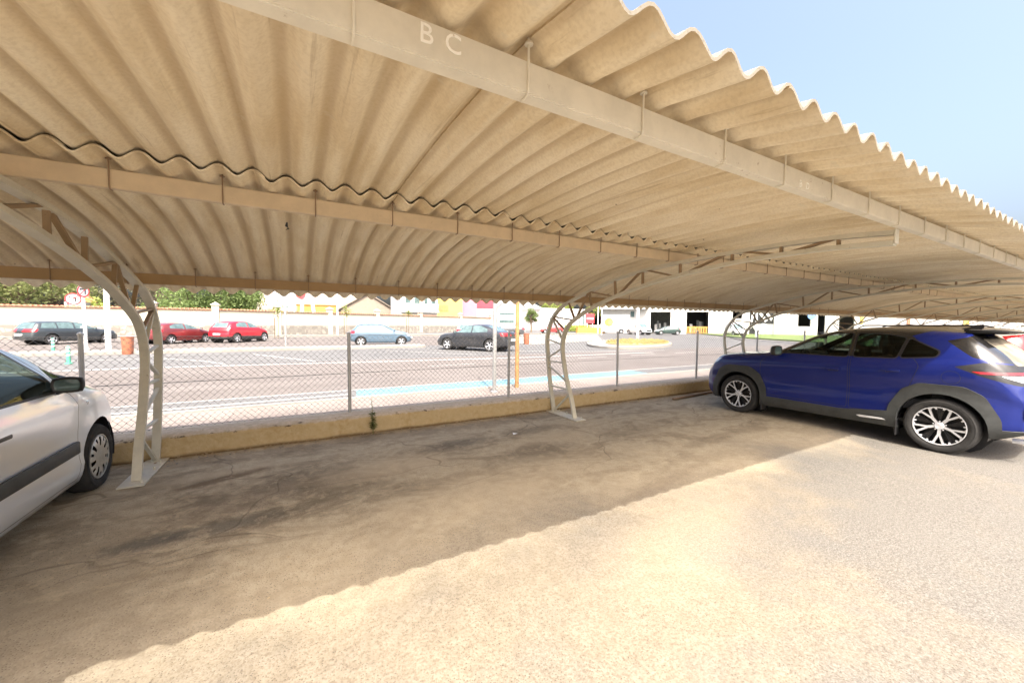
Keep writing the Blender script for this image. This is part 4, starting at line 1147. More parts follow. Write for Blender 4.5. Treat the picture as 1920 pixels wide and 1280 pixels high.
strip('centre_line', [(-30, 16.4), (-4, 16.3), (3, 15.3), (9, 14.6), (17, 14.5)], .28, M['line'], ZS+.008)
strip('curving_line', [(-9, 19.8), (-4.8, 20.3), (-3, 18.2), (-2.2, 16.7)], .14, M['line'], ZS+.009)
strip('bay_line', [(-1.7, 21.2), (.66, 16.4)], .14, M['line'], ZS+.010); strip('bay_line', [(4.2, 21.4), (7.5, 16.8)], .14, M['line'], ZS+.010)
strip('give_way_line', [(9, 19.4), (14, 16.4), (19, 15.4)], .22, M['line'], ZS+.009)
for k in range(5): strip('lane_dash', [(4+3.4*k, 13.0+.15*k), (5.8+3.4*k, 13.1+.15*k)], .11, M['line'], ZS+.009)
bm = bmesh.new(); box01(bm, -14, 7, 23.3, 24.6, .05, .25, bev=.03); struct(obj('traffic_island', bm, M['concrete']))
plane('parking_bays', [(-40, 25.2), (12, 25.2), (16, 44), (-40, 44)], ZS+.004, M['road'])
bm = bmesh.new(); box01(bm, -40, 40, 44.2, 46, .05, .27); struct(obj('far_pavement', bm, M['concrete']))
plane('bay_pavement', [at(1000, 646, ZS), at(1130, 638, ZS), at(1120, 628, ZS), at(900, 628, ZS), at(905, 640, ZS)], ZS+.012, M['concrete'])
E_ = [at(1180+80*cos(a*pi/12), 647+8.5*sin(a*pi/12), ZS) for a in range(24)]
bm = bmesh.new(); poly_prism(bm, E_, 'z', .05, .25); struct(obj('roundabout_kerb', bm, M['concrete']))
E2 = [at(1195+60*cos(a*pi/12), 646+6*sin(a*pi/12), ZS) for a in range(24)]
bm = bmesh.new(); poly_prism(bm, E2, 'z', .2, .30); struct(obj('roundabout_bed', bm, M['sandbed']))
cx_ = sum(p[0] for p in E2)/24; cy_ = sum(p[1] for p in E2)/24
bm = bmesh.new(); random.seed(21)
for i in range(1400):
    a = random.uniform(0, 2*pi); r = math.sqrt(random.random()); k = int(a/(2*pi)*24) % 24
    x = cx_+(E2[k][0]-cx_)*r*.96; y = cy_+(E2[k][1]-cy_)*r*.96; blades(bm, (x, y, .3), 2, .22, .05, up=.9)
struct(obj('roundabout_flowers', bm, M['drygrass']), 'stuff')
G = [at(1315, 626.5, ZS), at(1420, 627.5, ZS), at(1640, 632, ZS), at(1640, 652, ZS), at(1500, 641, ZS), at(1390, 634, ZS)]
bm = bmesh.new(); poly_prism(bm, G, 'z', .05, .24); struct(obj('lawn', bm, M['lawn']))
strip('lawn_kerb', [at(1290, 632, ZS), at(1390, 636.5, ZS), at(1500, 643.5, ZS), at(1660, 655, ZS)], .5, M['concrete'], .20)

# ------------------------------------------------------------- street furniture
def pole(name, label, cat, x, y, h, r, m, z=ZS, lean=(0, 0), flange=True, top=None):
    t = thing(name, label, cat, (x, y, z))
    bm = bmesh.new(); tube(bm, [(0, 0, -.05), (lean[0]*h*.5, lean[1]*h*.5, h*.5), (lean[0]*h, lean[1]*h, h)], [r, r*.95, r*.85], 12)
    obj('pole', bm, m, t, smooth=40.0)
    if flange:
        bm = bmesh.new(); lathe(bm, [(r*1.8, -.01), (r*1.8, .03), (r*1.15, .05), (r*1.1, .09)], 12); obj('base_flange', bm, m, t, smooth=30.0)
    return t
sy = 28.0; sx = gx(160, sy)
sp = pole('sign_post', 'grey pole with two round red bordered no turning signs seen past the first truss', 'road sign', sx, sy, 6.0, .075, M['whitepaint'], lean=(-.012, 0))
def disc(parent, x, y, z, r, rz, back=False, arrow=True):
    R_ = Matrix.Translation((x, y, z))@Matrix.Rotation(rz, 4, 'Z')@Matrix.Rotation(rad(90), 4, 'X')
    bm = bmesh.new(); lathe(bm, [(0, -.012), (r, -.012), (r, 0), (r*.78, .001)], 32, R_, mis=[0, 0, 1]); lathe(bm, [(r*.78, .001), (0, .001)], 32, R_, mi=2)
    d = obj('sign_disc', bm, [M['galv'], M['signred'], M['signwhite']], parent)
    if arrow:
        bm = bmesh.new()
        for pts in ([(-.10, .05), (.05, .05), (.05, .10), (-.02, .10), (-.10, .10)], [(.05, .10), (.10, .10), (.10, -.14), (.05, -.14)], [(-.10, .02), (-.17, .075), (-.10, .13)]):
            vs = [bm.verts.new(R_@Vector((a*r/.3*1.1, b*r/.3*1.1, .006))) for a, b in pts]; bm.faces.new(vs)
        tube(bm, [R_@Vector((r*.58, r*.58, .008)), R_@Vector((-r*.58, -r*.58, .008))], 0, flat=(.035, .003, R_.to_3x3()@Vector((1, -1, 0))), mi=1)
        obj('arrow_symbol', bm, [M['black'], M['signred']], d)
sc_ = sy/722
disc(sp, -.36, -.10, zt(147, 561, sy)-ZS, .30, rad(8)); disc(sp, .02, -.12, zt(161, 546, sy)-ZS, .32, rad(66))
bm = bmesh.new(); bx(bm, -.10, -.05, 1.55, .16, .12, .10, bev=.02); bx(bm, -.06, -.02, 1.15, .2, .16, .06, bev=.01); obj('clamp', bm, M['whitepaint'], sp)
p_ = at(204, 662, ZS); pole('street_pole', 'white post beside the brown litter bin behind the dark estate car', 'post', p_[0], p_[1], 4.2, .11, M['whitepaint'])
p_ = at(536, 652, ZS); pole('street_pole', 'slim grey lamp post between the red crossover and the first sapling', 'post', p_[0], p_[1], 4.6, .06, M['galv'])
pole('street_pole', 'thin white pole in front of the boundary wall right of the orange container', 'post', gx(633, 46), 46, 6.5, .09, M['whitepaint'])
p_ = at(927, 736, .115); pole('street_pole', 'tall galvanised square-looking post on the near sidewalk left of the wooden pole', 'post', p_[0], p_[1], 3.6, .045, M['galv'], z=.115)
p_ = at(969, 726, .115); t = pole('wooden_pole', 'orange varnished wooden pole on the near sidewalk', 'post', p_[0], p_[1], 3.7, .048, M['wood'], z=.115, flange=False)
pole('lamp_post', 'white lamp post standing by the yellow flower island before the workshop', 'lamp post', *at(1195, 640, ZS), 7.0, .13, M['whitepaint'])
pole('lamp_post', 'white pole on the lawn in front of the mural doorway', 'lamp post', gx(1418, 27), 27, 6.0, .12, M['whitepaint'])
for px, y, lb in ((1057, 40, 'leftmost thin white pole beyond the middle truss'), (1121, 48, 'pale pole left of the white box truck'), (1128, 44, 'pale pole touching the nose of the white box truck')):
    pole('street_pole', lb, 'post', gx(px, y), y, 6.5, .08, M['whitepaint'])
for px, py, h, lb in ((100, 664, .72, 'green bollard with white bands in front of the dark estate car'), (129, 682, .62, 'green bollard with white bands nearest the sign post')):
    x, y = at(px, py, ZS); t = thing('bollard', lb, 'bollard', (x, y, ZS), 0, 'green bollards by the kerb')
    bm = bmesh.new(); lathe(bm, [(.10, 0), (.10, .03), (.055, .05), (.05, h-.1), (.045, h-.02), (0, h)], 16); obj('tube', bm, M['green_plastic'], t, smooth=40.0)
    for z in (h*.5, h*.72, h*.9):
        bm = bmesh.new(); lathe(bm, [(.0535, z-.03), (.0535, z+.02)], 16); obj('reflective_band', bm, M['refl'], t, smooth=40.0)
def bin_(px, py, h, r, lb):
    x, y = at(px, py, ZS); t = thing('litter_bin', lb, 'litter bin', (x, y, ZS), 0, 'brown litter bins')
    bm = bmesh.new(); lathe(bm, [(r*.86, 0), (r*.9, .02), (r, h*.98), (r*.93, h), (r*.9, h*.96), (r*.8, h*.3), (0, h*.3)], 20); obj('drum', bm, M['bin'], t, smooth=40.0)
    bm = bmesh.new(); lathe(bm, [(r*1.04, h*.93), (r*1.06, h*.96), (r*1.04, h)], 20); obj('rim_band', bm, M['bin'], t, smooth=40.0)
bin_(240, 664, .78, .21, 'brown litter bin just left of the first truss'); bin_(987, 645, .80, .22, 'brown litter bin behind the dark saloon beside the wooden pole')

def sapling(px, y, h, lb, stake=True):
    x = gx(px, y); t = thing('sapling', lb, 'young tree', (x, y, ZS)); random.seed(int(px))
    bm = bmesh.new(); tube(bm, [(0, 0, 0), (.03, 0, h*.5), (0, .02, h*.8)], [.035, .028, .015], 6)
    for a in range(6): tube(bm, [(.01, 0, h*.6+a*.07), (cos(a*2)*.35, sin(a*2)*.3, h*.78+a*.08)], [.012, .005], 4)
    obj('trunk', bm, M['bark'], t)
    if stake:
        bm = bmesh.new(); tube(bm, [(-.25, 0, 0), (-.25, 0, h*.6)], .04, 6); obj('stake', bm, M['bark'], t)
    bm = bmesh.new()
    for i in range(200):
        a = random.uniform(0, 2*pi); r = abs(random.gauss(0, .32)); blades(bm, (cos(a)*r, sin(a)*r, h*.82+random.gauss(0, .28)), 1, .22, .12, up=.3)
    obj('crown', bm, M['leafyel'], t)
sapling(521, 40, 3.1, 'staked sapling with sparse leaves right of the red crossover'); sapling(650, 46, 3.3, 'thin sapling behind the blue grey hatchback'); sapling(766, 50, 3.5, 'thin yellowish sapling between the hatchback and the dark saloon')

# ------------------------------------------------------------- boundary wall
WP = [(-40, 46.5), (-6.5, 46.5), (32.5, 66)]
def on_wall(px):
    k = gx(px, 1.0)
    for a, b in zip(WP, WP[1:]):
        dx, dy = b[0]-a[0], b[1]-a[1]; den = dx-k*dy
        if abs(den) < 1e-6: continue
        t = (k*a[1]-a[0])/den
        if -1e-6 <= t <= 1.001: return (a[0]+dx*t, a[1]+dy*t, math.atan2(dy, dx))
    return (WP[-1][0], WP[-1][1], 0)
bw = thing('boundary_wall', 'long cream boundary wall with stone base, terracotta coping and square pillars', 'wall', (-6.5, 46.5, 0))
for a, b in zip(WP, WP[1:]):
    L = math.hypot(b[0]-a[0], b[1]-a[1]); rz = math.atan2(b[1]-a[1], b[0]-a[0]); mx = ((a[0]+b[0])/2+6.5, (a[1]+b[1])/2-46.5)
    bm = bmesh.new(); bx(bm, mx[0], mx[1], 1.42, L, .26, 2.50, rz=rz); obj('rendered_panel', bm, M['cream'], bw)
    bm = bmesh.new(); bx(bm, mx[0], mx[1], .62, L, .36, 1.16, rz=rz); obj('stone_base', bm, M['stone'], bw)
    bm = bmesh.new()
    nrm = Vector((-sin(rz), cos(rz))); n_ = int(L/.30)
    for i in range(n_):
        c = Vector(a)+Vector((cos(rz), sin(rz)))*(i+.5)*L/n_; c -= Vector((-6.5, 46.5))
        M4 = Matrix.Translation((c.x, c.y, 2.68))@Matrix.Rotation(rz, 4, 'Z')
        for sg in (1, -1):
            q = [M4@Vector((dx, sg*dy, dz)) for dx, dy, dz in ((-.13, .02, .13), (0, .02, .17), (.13, .02, .13), (.13, .30, .02), (0, .30, .07), (-.13, .30, .02))]
            v = [bm.verts.new(p) for p in q]; bm.faces.new((v[0], v[1], v[4], v[5])); bm.faces.new((v[1], v[2], v[3], v[4]))
    bx(bm, mx[0], mx[1], 2.675, L, .5, .03, rz=rz)
    obj('tile_coping', bm, M['rooftile'], bw)
for px in (-40, 288, 405, 520, 618, 707, 788, 863, 921):
    x, y, rz = on_wall(px); bm = bmesh.new(); bx(bm, x+6.5, y-46.5, 1.65, .55, .55, 3.0, rz=rz); bx(bm, x+6.5, y-46.5, 3.2, .72, .72, .12, rz=rz, bev=.03)
    lathe(bm, [(.4, 3.26), (.0, 3.48)], 4, Matrix.Translation((x+6.5, y-46.5, 0))@Matrix.Rotation(rz+pi/4, 4, 'Z')); obj('pillar', bm, M['cream'], bw)

# ------------------------------------------------------------- buildings
def building(name, label, px0, px1, y, ztop, dep, m, roof=None, wins=(), roofm=None, cat='building', z0=0, parts=()):
    x0, x1 = gx(px0, y), gx(px1, y); t = thing(name, label, cat, ((x0+x1)/2, y+dep/2, 0)); w_ = x1-x0
    bm = bmesh.new(); box01(bm, -w_/2, w_/2, -dep/2, dep/2, z0, ztop); obj('wall', bm, m, t)
    rm = roofm or M['rooftile']
    if roof:
        kind, rh = roof; bm = bmesh.new()
        if kind == 'gx':     # ridge along x
            poly_prism(bm, [(-dep/2-.4, ztop-.05), (0, ztop+rh), (dep/2+.4, ztop-.05), (dep/2+.4, ztop+.15), (0, ztop+rh+.2), (-dep/2-.4, ztop+.15)], 'x', -w_/2-.4, w_/2+.4)
        elif kind == 'gy':   # gable faces the street
            poly_prism(bm, [(-w_/2, ztop-.02), (0, ztop+rh-.02), (w_/2, ztop-.02)], 'y', -dep/2+.02, dep/2-.02, mi=1)
            poly_prism(bm, [(-w_/2-.4, ztop-.1), (0, ztop+rh), (w_/2+.4, ztop-.1), (w_/2+.4, ztop+.1), (0, ztop+rh+.2), (-w_/2-.4, ztop+.1)], 'y', -dep/2-.4, dep/2+.4)
        elif kind == 'hip': lathe(bm, [(w_/2*1.5, ztop), (w_/2*1.45, ztop+.1), (0, ztop+rh)], 4, Matrix.Rotation(pi/4, 4, 'Z')@Matrix.Diagonal((1, 1, 1, 1)))
        else: box01(bm, -w_/2-.15, w_/2+.15, -dep/2-.15, dep/2+.15, ztop, ztop+rh)
        obj('roof', bm, [rm, m], t)
    for (a, b, c, d) in wins:   # fractions of width, heights
        bm = bmesh.new(); xa, xb = -w_/2+w_*a, -w_/2+w_*b; box01(bm, xa, xb, -dep/2-.06, -dep/2+.05, c, d); f = obj('window', bm, M['whitepaint'], t)
        bm = bmesh.new(); e = min(.12, (xb-xa)*.15); box01(bm, xa+e, xb-e, -dep/2-.09, -dep/2-.061, c+e, d-e); obj('pane', bm, M['farglass'], f)
    return t, w_, dep
def Z(px, py, y): return zt(px, py, y)
building('gatehouse', 'small cream gatehouse with terracotta hip roof behind the wall at the left', 122, 160, 48, Z(140, 566, 48), 4, M['cream'], ('hip', 1.0), wins=[(.1, .3, 2.6, 3.3)])
building('warehouse', 'long warehouse with pale tan pitched roof behind the slim white columns', 484, 700, 110, Z(560, 582, 110), 30, M['cream'], ('gx', 5.5), roofm=M['tanroof'], wins=[(.05, .18, 4.0, 5.0)])
building('warehouse', 'brown gabled warehouse behind the wall left of the balcony house', 640, 738, 88, Z(690, 580, 88), 26, M['tanroof'], ('gy', 3.4), roofm=flat('brown_roof', (.25, .205, .17), .8, scale=1.5, var=.12))
t, w_, dp = building('container', 'bright orange container cabin standing behind the wall', 558, 632, 76, Z(590, 572, 76), 5, M['orange'], ('flat', .12), roofm=M['orange'], cat='container')
for k in range(9):
    bm = bmesh.new(); box01(bm, -w_/2+w_*k/9+.1, -w_/2+w_*k/9+.18, -dp/2-.05, -dp/2+.01, .3, 4.2); obj('rib', bm, M['orange'], t)
building('silo', 'pale blue grey rectangular tower above the wall', 522, 549, 92, 16, 6, flat('pale_blue_cladding', (.42, .47, .50), .6, scale=1, var=.06), wins=[(.2, .8, 4.5, 5.0)], cat='tower')
for px, lb in ((517, 'white mast left of the pale blue tower'), (553, 'white mast right of the pale blue tower')): pole('mast', lb, 'mast', gx(px, 80), 80, 15, .28, M['whitepaint'])
tt = thing('entrance_arch', 'white leaning legs of an A shaped gate structure with red badge behind the orange container', 'gate', (gx(574, 70), 70, 0))
for s, d in ((-1, 0), (1, 0)):
    bm = bmesh.new(); tube(bm, [(s*1.1+.4, 0, 0), (s*.2, 0, 11)], .26, 8); obj('leg', bm, M['whitepaint'], tt, smooth=40.0)
bm = bmesh.new(); lathe(bm, [(0, -.1), (.7, -.1), (.7, .1), (0, .1)], 20, Matrix.Translation((-.7, -.3, Z(566, 552, 70)))@Matrix.Rotation(rad(90), 4, 'X')); obj('badge', bm, M['signred'], tt)
Yh = 74
t, w_, dp = building('house', 'white two storey house with balcony railing and shuttered windows', 752, 820, Yh, 9.5, 9, M['white'], ('flat', .3), wins=[(.10, .26, Z(760, 571, Yh), 8.2), (.80, .96, Z(760, 571, Yh), 8.2)], roofm=M['white'])
bm = bmesh.new(); box01(bm, -w_*.14, w_*.22, -dp/2-.05, -dp/2+.03, Z(790, 571, Yh), 8.2); obj('balcony_door', bm, M['farglass'], t)
bm = bmesh.new(); box01(bm, -w_*.02, w_*.10, -dp/2-.9, -dp/2-.5, Z(790, 571, Yh), 9); obj('column', bm, flat('peach_render', (.72, .50, .36), .8), t)
zb_ = Z(790, 583, Yh)
bm = bmesh.new(); box01(bm, -w_/2, w_/2, -dp/2-1.1, -dp/2, zb_-.25, zb_)
for k in range(40): box01(bm, -w_/2+k*w_/40, -w_/2+k*w_/40+.04, -dp/2-1.08, -dp/2-1.04, zb_, zb_+1.3)
box01(bm, -w_/2, w_/2, -dp/2-1.1, -dp/2-1.02, zb_+1.3, zb_+1.36); obj('balcony', bm, M['whitepaint'], t)
t, w_, dp = building('house', 'plain yellow rendered house block behind the wall', 818, 867, 76, 10, 10, M['yellow'], ('flat', .2), roofm=M['yellow'])
bm = bmesh.new()
for k in range(2): box01(bm, -w_/2+.6+k*1.0, -w_/2+1.5+k*1.0, -dp/2-.08, -dp/2+.02, Z(830, 583, 76), Z(830, 572, 76))
obj('shutter', bm, M['wood'], t)
building('house', 'pink rendered house block next to the yellow one', 866, 894, 78, 10, 10, M['pink'], ('flat', .2), roofm=M['pink'])
t, w_, dp = building('shop', 'white ground floor shop with bright red upper cladding', 893, 926, 80, Z(910, 578, 80), 10, M['white'])
bm = bmesh.new(); box01(bm, -w_/2-.02, w_/2+.02, -dp/2-.1, dp/2, Z(910, 578, 80)+.01, 11); obj('cladding', bm, M['redw'], t)
building('house', 'white gabled house with long blue grey windows right of the grey post', 932, 985, 82, Z(950, 576, 82), 12, M['white'], ('gy', 3.0), roofm=M['white'], wins=[(.05, .6, 3.6, 4.4), (.05, .6, 1.6, 2.6)])
building('house', 'white house with low pitched roof behind the small round tree', 984, 1016, 84, Z(1000, 580, 84), 12, M['white'], ('gx', 2.0), roofm=M['white'], wins=[(.2, .5, 2, 4)])
t, w_, dp = building('factory', 'long low white industrial hall with narrow windows beyond the middle truss', 1012, 1102, 74, Z(1060, 581, 74), 14, M['white'], ('flat', .3), roofm=M['white'],
    wins=[(.10, .13, 1, 3.6), (.18, .21, 1, 3.6), (.26, .29, 1, 3.6), (.34, .37, 1, 3.6), (.80, .84, 1, 4), (.88, .92, 1, 4)])
lettering('GOLF', -1.5, -dp/2-.08, 4.1, 1.1, t, flat('grey_letter', (.32, .33, .42), .6), sp=1.0, name='sign_letters') if False else None
for px, py, lb in ((1106, 597, 'pale red sign board on white posts left of the pale poles'), (1134, 600, 'red square sign board above the nose of the box truck')):
    y = 52 if px < 1120 else 56; x = gx(px, y); t = thing('sign_board', lb, 'sign', (x, y, ZS)); z = Z(px, py, y)-ZS
    bm = bmesh.new(); bx(bm, 0, 0, z, 1.9, .1, 1.7, bev=.02); obj('board', bm, M['signred'], t)
    bm = bmesh.new(); bx(bm, 0, -.06, z, 1.5, .04, .28); obj('stripe', bm, M['signwhite'], t)
    for s in (-.6, .6): bm = bmesh.new(); tube(bm, [(s, 0, 0), (s, 0, z)], .05, 8); obj('post', bm, M['whitepaint'], t)
bm = bmesh.new(); bx(bm, 0, 0, .5, 6, .5, 1.0, bev=.03); o = obj('barrier', bm, M['orange'], loc=(gx(1108, 50), 50, ZS)); tag(o, 'faded orange barrier block beneath the pale red sign board', 'barrier')

# white workshop with big doorways, its front turned towards the camera
A = Vector((49.6, 54.0)); B = Vector((77.0, 20.5)); U = (B-A).normalized(); LB = (B-A).length; rzB = math.atan2(U.y, U.x)
ws_ = thing('workshop', 'long white workshop building with two tall dark doorways and a mural doorway', 'building', (A.x, A.y, 0), rzB)
def ub(px):
    k = gx(px, 1.0); return ((k*A.y-A.x)/(U.x-k*U.y))
def zb2(px, py):
    u = ub(px); P_ = A+U*u; return zt(px, py, P_.y)
ops = [(1219.5, 1257, 584.5, None), (1287, 1328, 584.5, None), (1373, 1391, 582, 597), (1405, 1451, 583, None), (1496, 1520, 584, 612), (1533, 1547, 585, None), (1573, 1602, 585, None)]
Hh = 6.2; dpt = 16; prev = 0
segs = []
bm = bmesh.new()
for (a, b, t_, bt) in ops:
    ua, ub_ = ub(a), ub(b); zt_o = zb2((a+b)/2, t_); zb_o = zb2((a+b)/2, bt) if bt else 0
    box01(bm, prev, ua, 0, .35, 0, Hh); box01(bm, ua, ub_, 0, .35, zt_o, Hh)
    if bt: box01(bm, ua, ub_, 0, .35, 0, zb_o)
    prev = ub_; segs.append((ua, ub_, zb_o, zt_o))
box01(bm, prev, LB+25, 0, .35, 0, Hh)
box01(bm, 0, .35, .35, dpt, 0, Hh); box01(bm, 0, LB+25, dpt, dpt+.3, 0, Hh)
obj('wall', bm, M['white'], ws_)
bm = bmesh.new(); box01(bm, -.1, LB+25, -.1, dpt+.3, Hh, Hh+.4); box01(bm, .4, LB+24, .4, dpt-.1, .135, .145, mi=1); obj('roof', bm, [M['white'], M['concrete']], ws_)
bm = bmesh.new(); u0 = ub(1163); box01(bm, -.3, ub(1215), -1.4, -.001, Z(1190, 580, 50), Z(1190, 580, 50)+1.2); obj('canopy', bm, M['white'], ws_)
bm = bmesh.new(); box01(bm, ub(1182), ub(1189), -.06, -.001, 3.0, 4.0); obj('window', bm, M['farglass'], ws_)
grey_in = flat('shelf_grey', (.25, .27, .27), .7, scale=3, var=.4)
random.seed(9)
for k, (a, b, z0, z1) in enumerate(segs):
    bm = bmesh.new(); box01(bm, a-.3, b+.3, 7.5, 7.6, 0, z1+.5); obj('back_partition', bm, grey_in if k == 0 else M['dark'], ws_)
    if k in (0, 1):
        for i in range(6):
            bm = bmesh.new(); w1 = random.uniform(.4, .9); u1 = a+(b-a)*(.2+.12*i); h1 = random.uniform(1.2, 2.6); box01(bm, u1, u1+w1*.6, 3+i*.4, 3.6+i*.4, .15, h1); obj('shelving', bm, grey_in if i % 2 else M['whitepaint'], ws_)
    if k == 1:
        n_ = 9
        for i in range(n_):
            bm = bmesh.new(); u1 = a+(b-a)*i/n_; box01(bm, u1, u1+(b-a)/n_*.55, .1, .14, .2, 1.35); obj('barrier_board', bm, M['orange'], ws_)
        bm = bmesh.new(); box01(bm, a, b, .145, .20, 1.2, 1.38); box01(bm, a, b, .145, .2, .25, .4); obj('barrier_rail', bm, M['orange'], ws_)
# mural painted on the fourth opening: bold white brush shapes on black and a lattice gate
a, b, z0, z1 = segs[3]
bm = bmesh.new(); box01(bm, a, b, .22, .26, 0, z1); obj('mural_panel', bm, M['black'], ws_)
bm = bmesh.new(); W_ = b-a
for pts in ([(.05, .55), (.12, .95), (.2, .95), (.13, .55)], [(.45, .98), (.75, .62), (.66, .55), (.36, .95)], [(.70, 1), (.95, .7), (.9, .6), (.62, .96)], [(.02, .25), (.35, .5), (.34, .6), (.0, .36)], [(.42, .0), (.6, .0), (.66, .5), (.52, .5)]):
    poly_prism(bm, [(a+W_*u, z1*v) for u, v in pts], 'y', .20, .219)
obj('mural_strokes', bm, M['whitepaint'], ws_)
bm = bmesh.new()
for i in range(14):
    for s in (1, -1): tube(bm, [(a+W_*(.36+.045*i), .12, .15), (a+W_*(.36+.045*i)+s*.9, .12, 1.9)], .035, 4)
obj('lattice_gate', bm, M['whitepaint'], ws_)
bm = bmesh.new(); a5, b5, z05, z15 = segs[4]; lathe(bm, [(0, -.05), (.55, -.05), (.55, 0), (0, 0)], 20, Matrix.Translation((b5+.1, -.05, (z05+z15)/2+.5))@Matrix.Rotation(rad(90), 4, 'X')); obj('round_sign', bm, flat('blue_sign', (.15, .3, .6), .5), ws_)
# shutters and signs further along the workshop front, seen over the blue car
for i, (p0, p1, mm) in enumerate(((1612, 1618, M['yellow']), (1700, 1706, M['rooftile']), (1806, 1816, M['yellow']))):
    bm = bmesh.new(); u0, u1 = ub(p0), ub(p1)
    if u1 < LB+20 and u0 > 0: box01(bm, u0, u1, -.12, -.001, 2.0, 3.4); obj('wall_sign', bm, mm, ws_)
    else: bm.free()
# ------------------------------------------------------------- trees and shrubs
def tree(name, label, x, y, h, r, m, seed, trunk_h=None, leaf=.34, n=2600, flat_=.8, lobes=9, group='trees beyond the boundary wall', cat='tree', z=0):
    random.seed(seed); t = thing(name, label, cat, (x, y, z), 0, group); th = trunk_h or h*.35
    bm = bmesh.new(); tube(bm, [(0, 0, 0), (.1, .05, th*.5), (0, .1, th), (.1, 0, h*.75)], [r*.07+.05, r*.06+.04, r*.05+.03, .05], 8)
    C = []
    for i in range(lobes):
        a = i*2.4+random.uniform(-.3, .3); q = random.uniform(.2, .75)*r; zz = th+(h-th)*random.uniform(.15, .85)
        c = Vector((cos(a)*q, sin(a)*q, zz)); C.append((c, r*random.uniform(.28, .48)))
        tube(bm, [(0, .05, th*random.uniform(.7, 1.1)), tuple(c*.55+Vector((0, 0, zz*.3))), tuple(c)], [.09+r*.015, .06, .02], 5)
    obj('trunk', bm, M['bark'], t, smooth=50.0)
    bm = bmesh.new()
    for i in range(n):
        c, cr = random.choice(C)
        d = Vector((random.gauss(0, 1), random.gauss(0, 1), random.gauss(0, 1))).normalized()*cr*(random.random()**.33)
        p = c+Vector((d.x, d.y, d.z*flat_)); l = leaf*random.uniform(.5, 1.2)
        u = Vector((random.gauss(0, 1), random.gauss(0, 1), random.gauss(0, .6))).normalized(); v = u.cross(Vector((random.gauss(0, 1), random.gauss(0, 1), random.gauss(0, 1)))).normalized()
        q = [p+u*l*.5, p+v*l*.3, p-u*l*.5, p-v*l*.3]
        bm.faces.new([bm.verts.new(w_) for w_ in q])
    obj('crown', bm, m, t)
    return t
for i, (px, y, h, r, mt, lb) in enumerate([
    (-70, 58, 9, 5.5, 'pine', 'olive green pine at the far left edge behind the wall'), (-12, 60, 9.5, 5, 'pine', 'olive pine above the rear of the dark estate car'),
    (40, 57, 8.5, 5, 'pine', 'broad olive pine above the roof of the dark estate car'), (95, 60, 9.5, 5, 'pine', 'olive pine just left of the gatehouse'),
    (150, 66, 9, 4.5, 'pine', 'pine rising behind the round road signs'), (225, 68, 8, 4.5, 'leafdull', 'dull grey green tree behind the first truss'),
    (300, 66, 9, 4.5, 'leafdull', 'greyish tree with bare patches right of the first truss')]):
    tree('pine_tree' if mt == 'pine' else 'tree', lb, gx(px, y), y, h, r, M[mt], 30+i)
for i, (px, y, h, r, mt, lb) in enumerate([
    (360, 58, 7.2, 3.6, 'leaf', 'bright green bushy tree above the maroon car'), (415, 59, 7.6, 3.4, 'leaf', 'bright green bushy tree above the red crossover'),
    (462, 60, 7.2, 3.0, 'leaf', 'green bushy tree nearest the warehouse'), (1027, 100, 9.5, 4.2, 'leafyel', 'yellow green tree above the white houses'),
    (1062, 104, 9.5, 4.0, 'leafyel', 'yellow green tree seen through the middle truss'), (1138, 88, 11, 5.5, 'leafyel', 'yellow green tree left of the white workshop')]):
    tree('tree', lb, gx(px, y), y, h, r, M[mt], 60+i, trunk_h=1.2 if i < 3 else 2.5, leaf=.30, n=4200, lobes=16)
tree('shrub', 'low bright green shrub behind the wall between the dull tree and the bushy tree', gx(292, 52), 52, 3.9, 2.0, M['leaf'], 81, trunk_h=1.2, n=1400, group='shrubs', cat='shrub')
tree('shrub', 'low leafy shrub over the wall beside the bushy tree', gx(325, 52), 52, 3.8, 1.8, M['leaf'], 82, trunk_h=1.2, n=1200, group='shrubs', cat='shrub')
tree('shrub', 'yellow flowering shrub behind the sign post', gx(172, 50), 50, 3.9, 1.5, M['leafyel'], 83, trunk_h=1.2, n=900, group='shrubs', cat='shrub')
tree('tree', 'small round green tree before the white gabled house', gx(996, 56), 56, 4.4, 1.3, M['leaf'], 84, trunk_h=1.8, n=2600, lobes=16, leaf=.22)
bm = bmesh.new(); random.seed(77)
for i in range(3200):
    px = random.uniform(1040, 1105); y = random.uniform(58, 64); blades(bm, (gx(px, y), y, .2+random.random()*1.0), 1, .5, .14, up=.8)
struct(obj('hedge_grass', bm, M['leafyel']), 'stuff')

# ------------------------------------------------------------- cars in the street
def far_paint(n, c): return m_paint(n, c, dust=.06, metal=.3, rough=.3)
base = dict(w=1.75, bow=(.28, .22), side=[(0, .95), (.15, .985), (.45, 1.0), (.8, .99), (1, .95)], nose=[(.2, .06), (.45, 0), (.8, .1), (1, .2)], tail=[(.3, .04), (.5, 0), (.8, .03), (1.6, 0)], flare=.012, flarez=.72, n=(8, 4, 5), nu=4, wheel_style='5', mirror_k=.9)
def lampset(xf, xr, zf, zr, d=.42): return [('headlight', M['clearlens'], 'xz', [(xf+.2, zf+.06), (xf-d, zf+.10), (xf-d+.05, zf-.04), (xf+.2, zf-.08)], lambda f: f.calc_center_median().x > xf-.6 and f.normal.z < .9, None),
                                            ('taillight', M['redlens'], 'xz', [(xr-.2, zr+.10), (xr+d, zr+.10), (xr+d-.08, zr-.06), (xr-.2, zr-.08)], lambda f: f.calc_center_median().x < xr+.6 and f.normal.z < .9, None)]
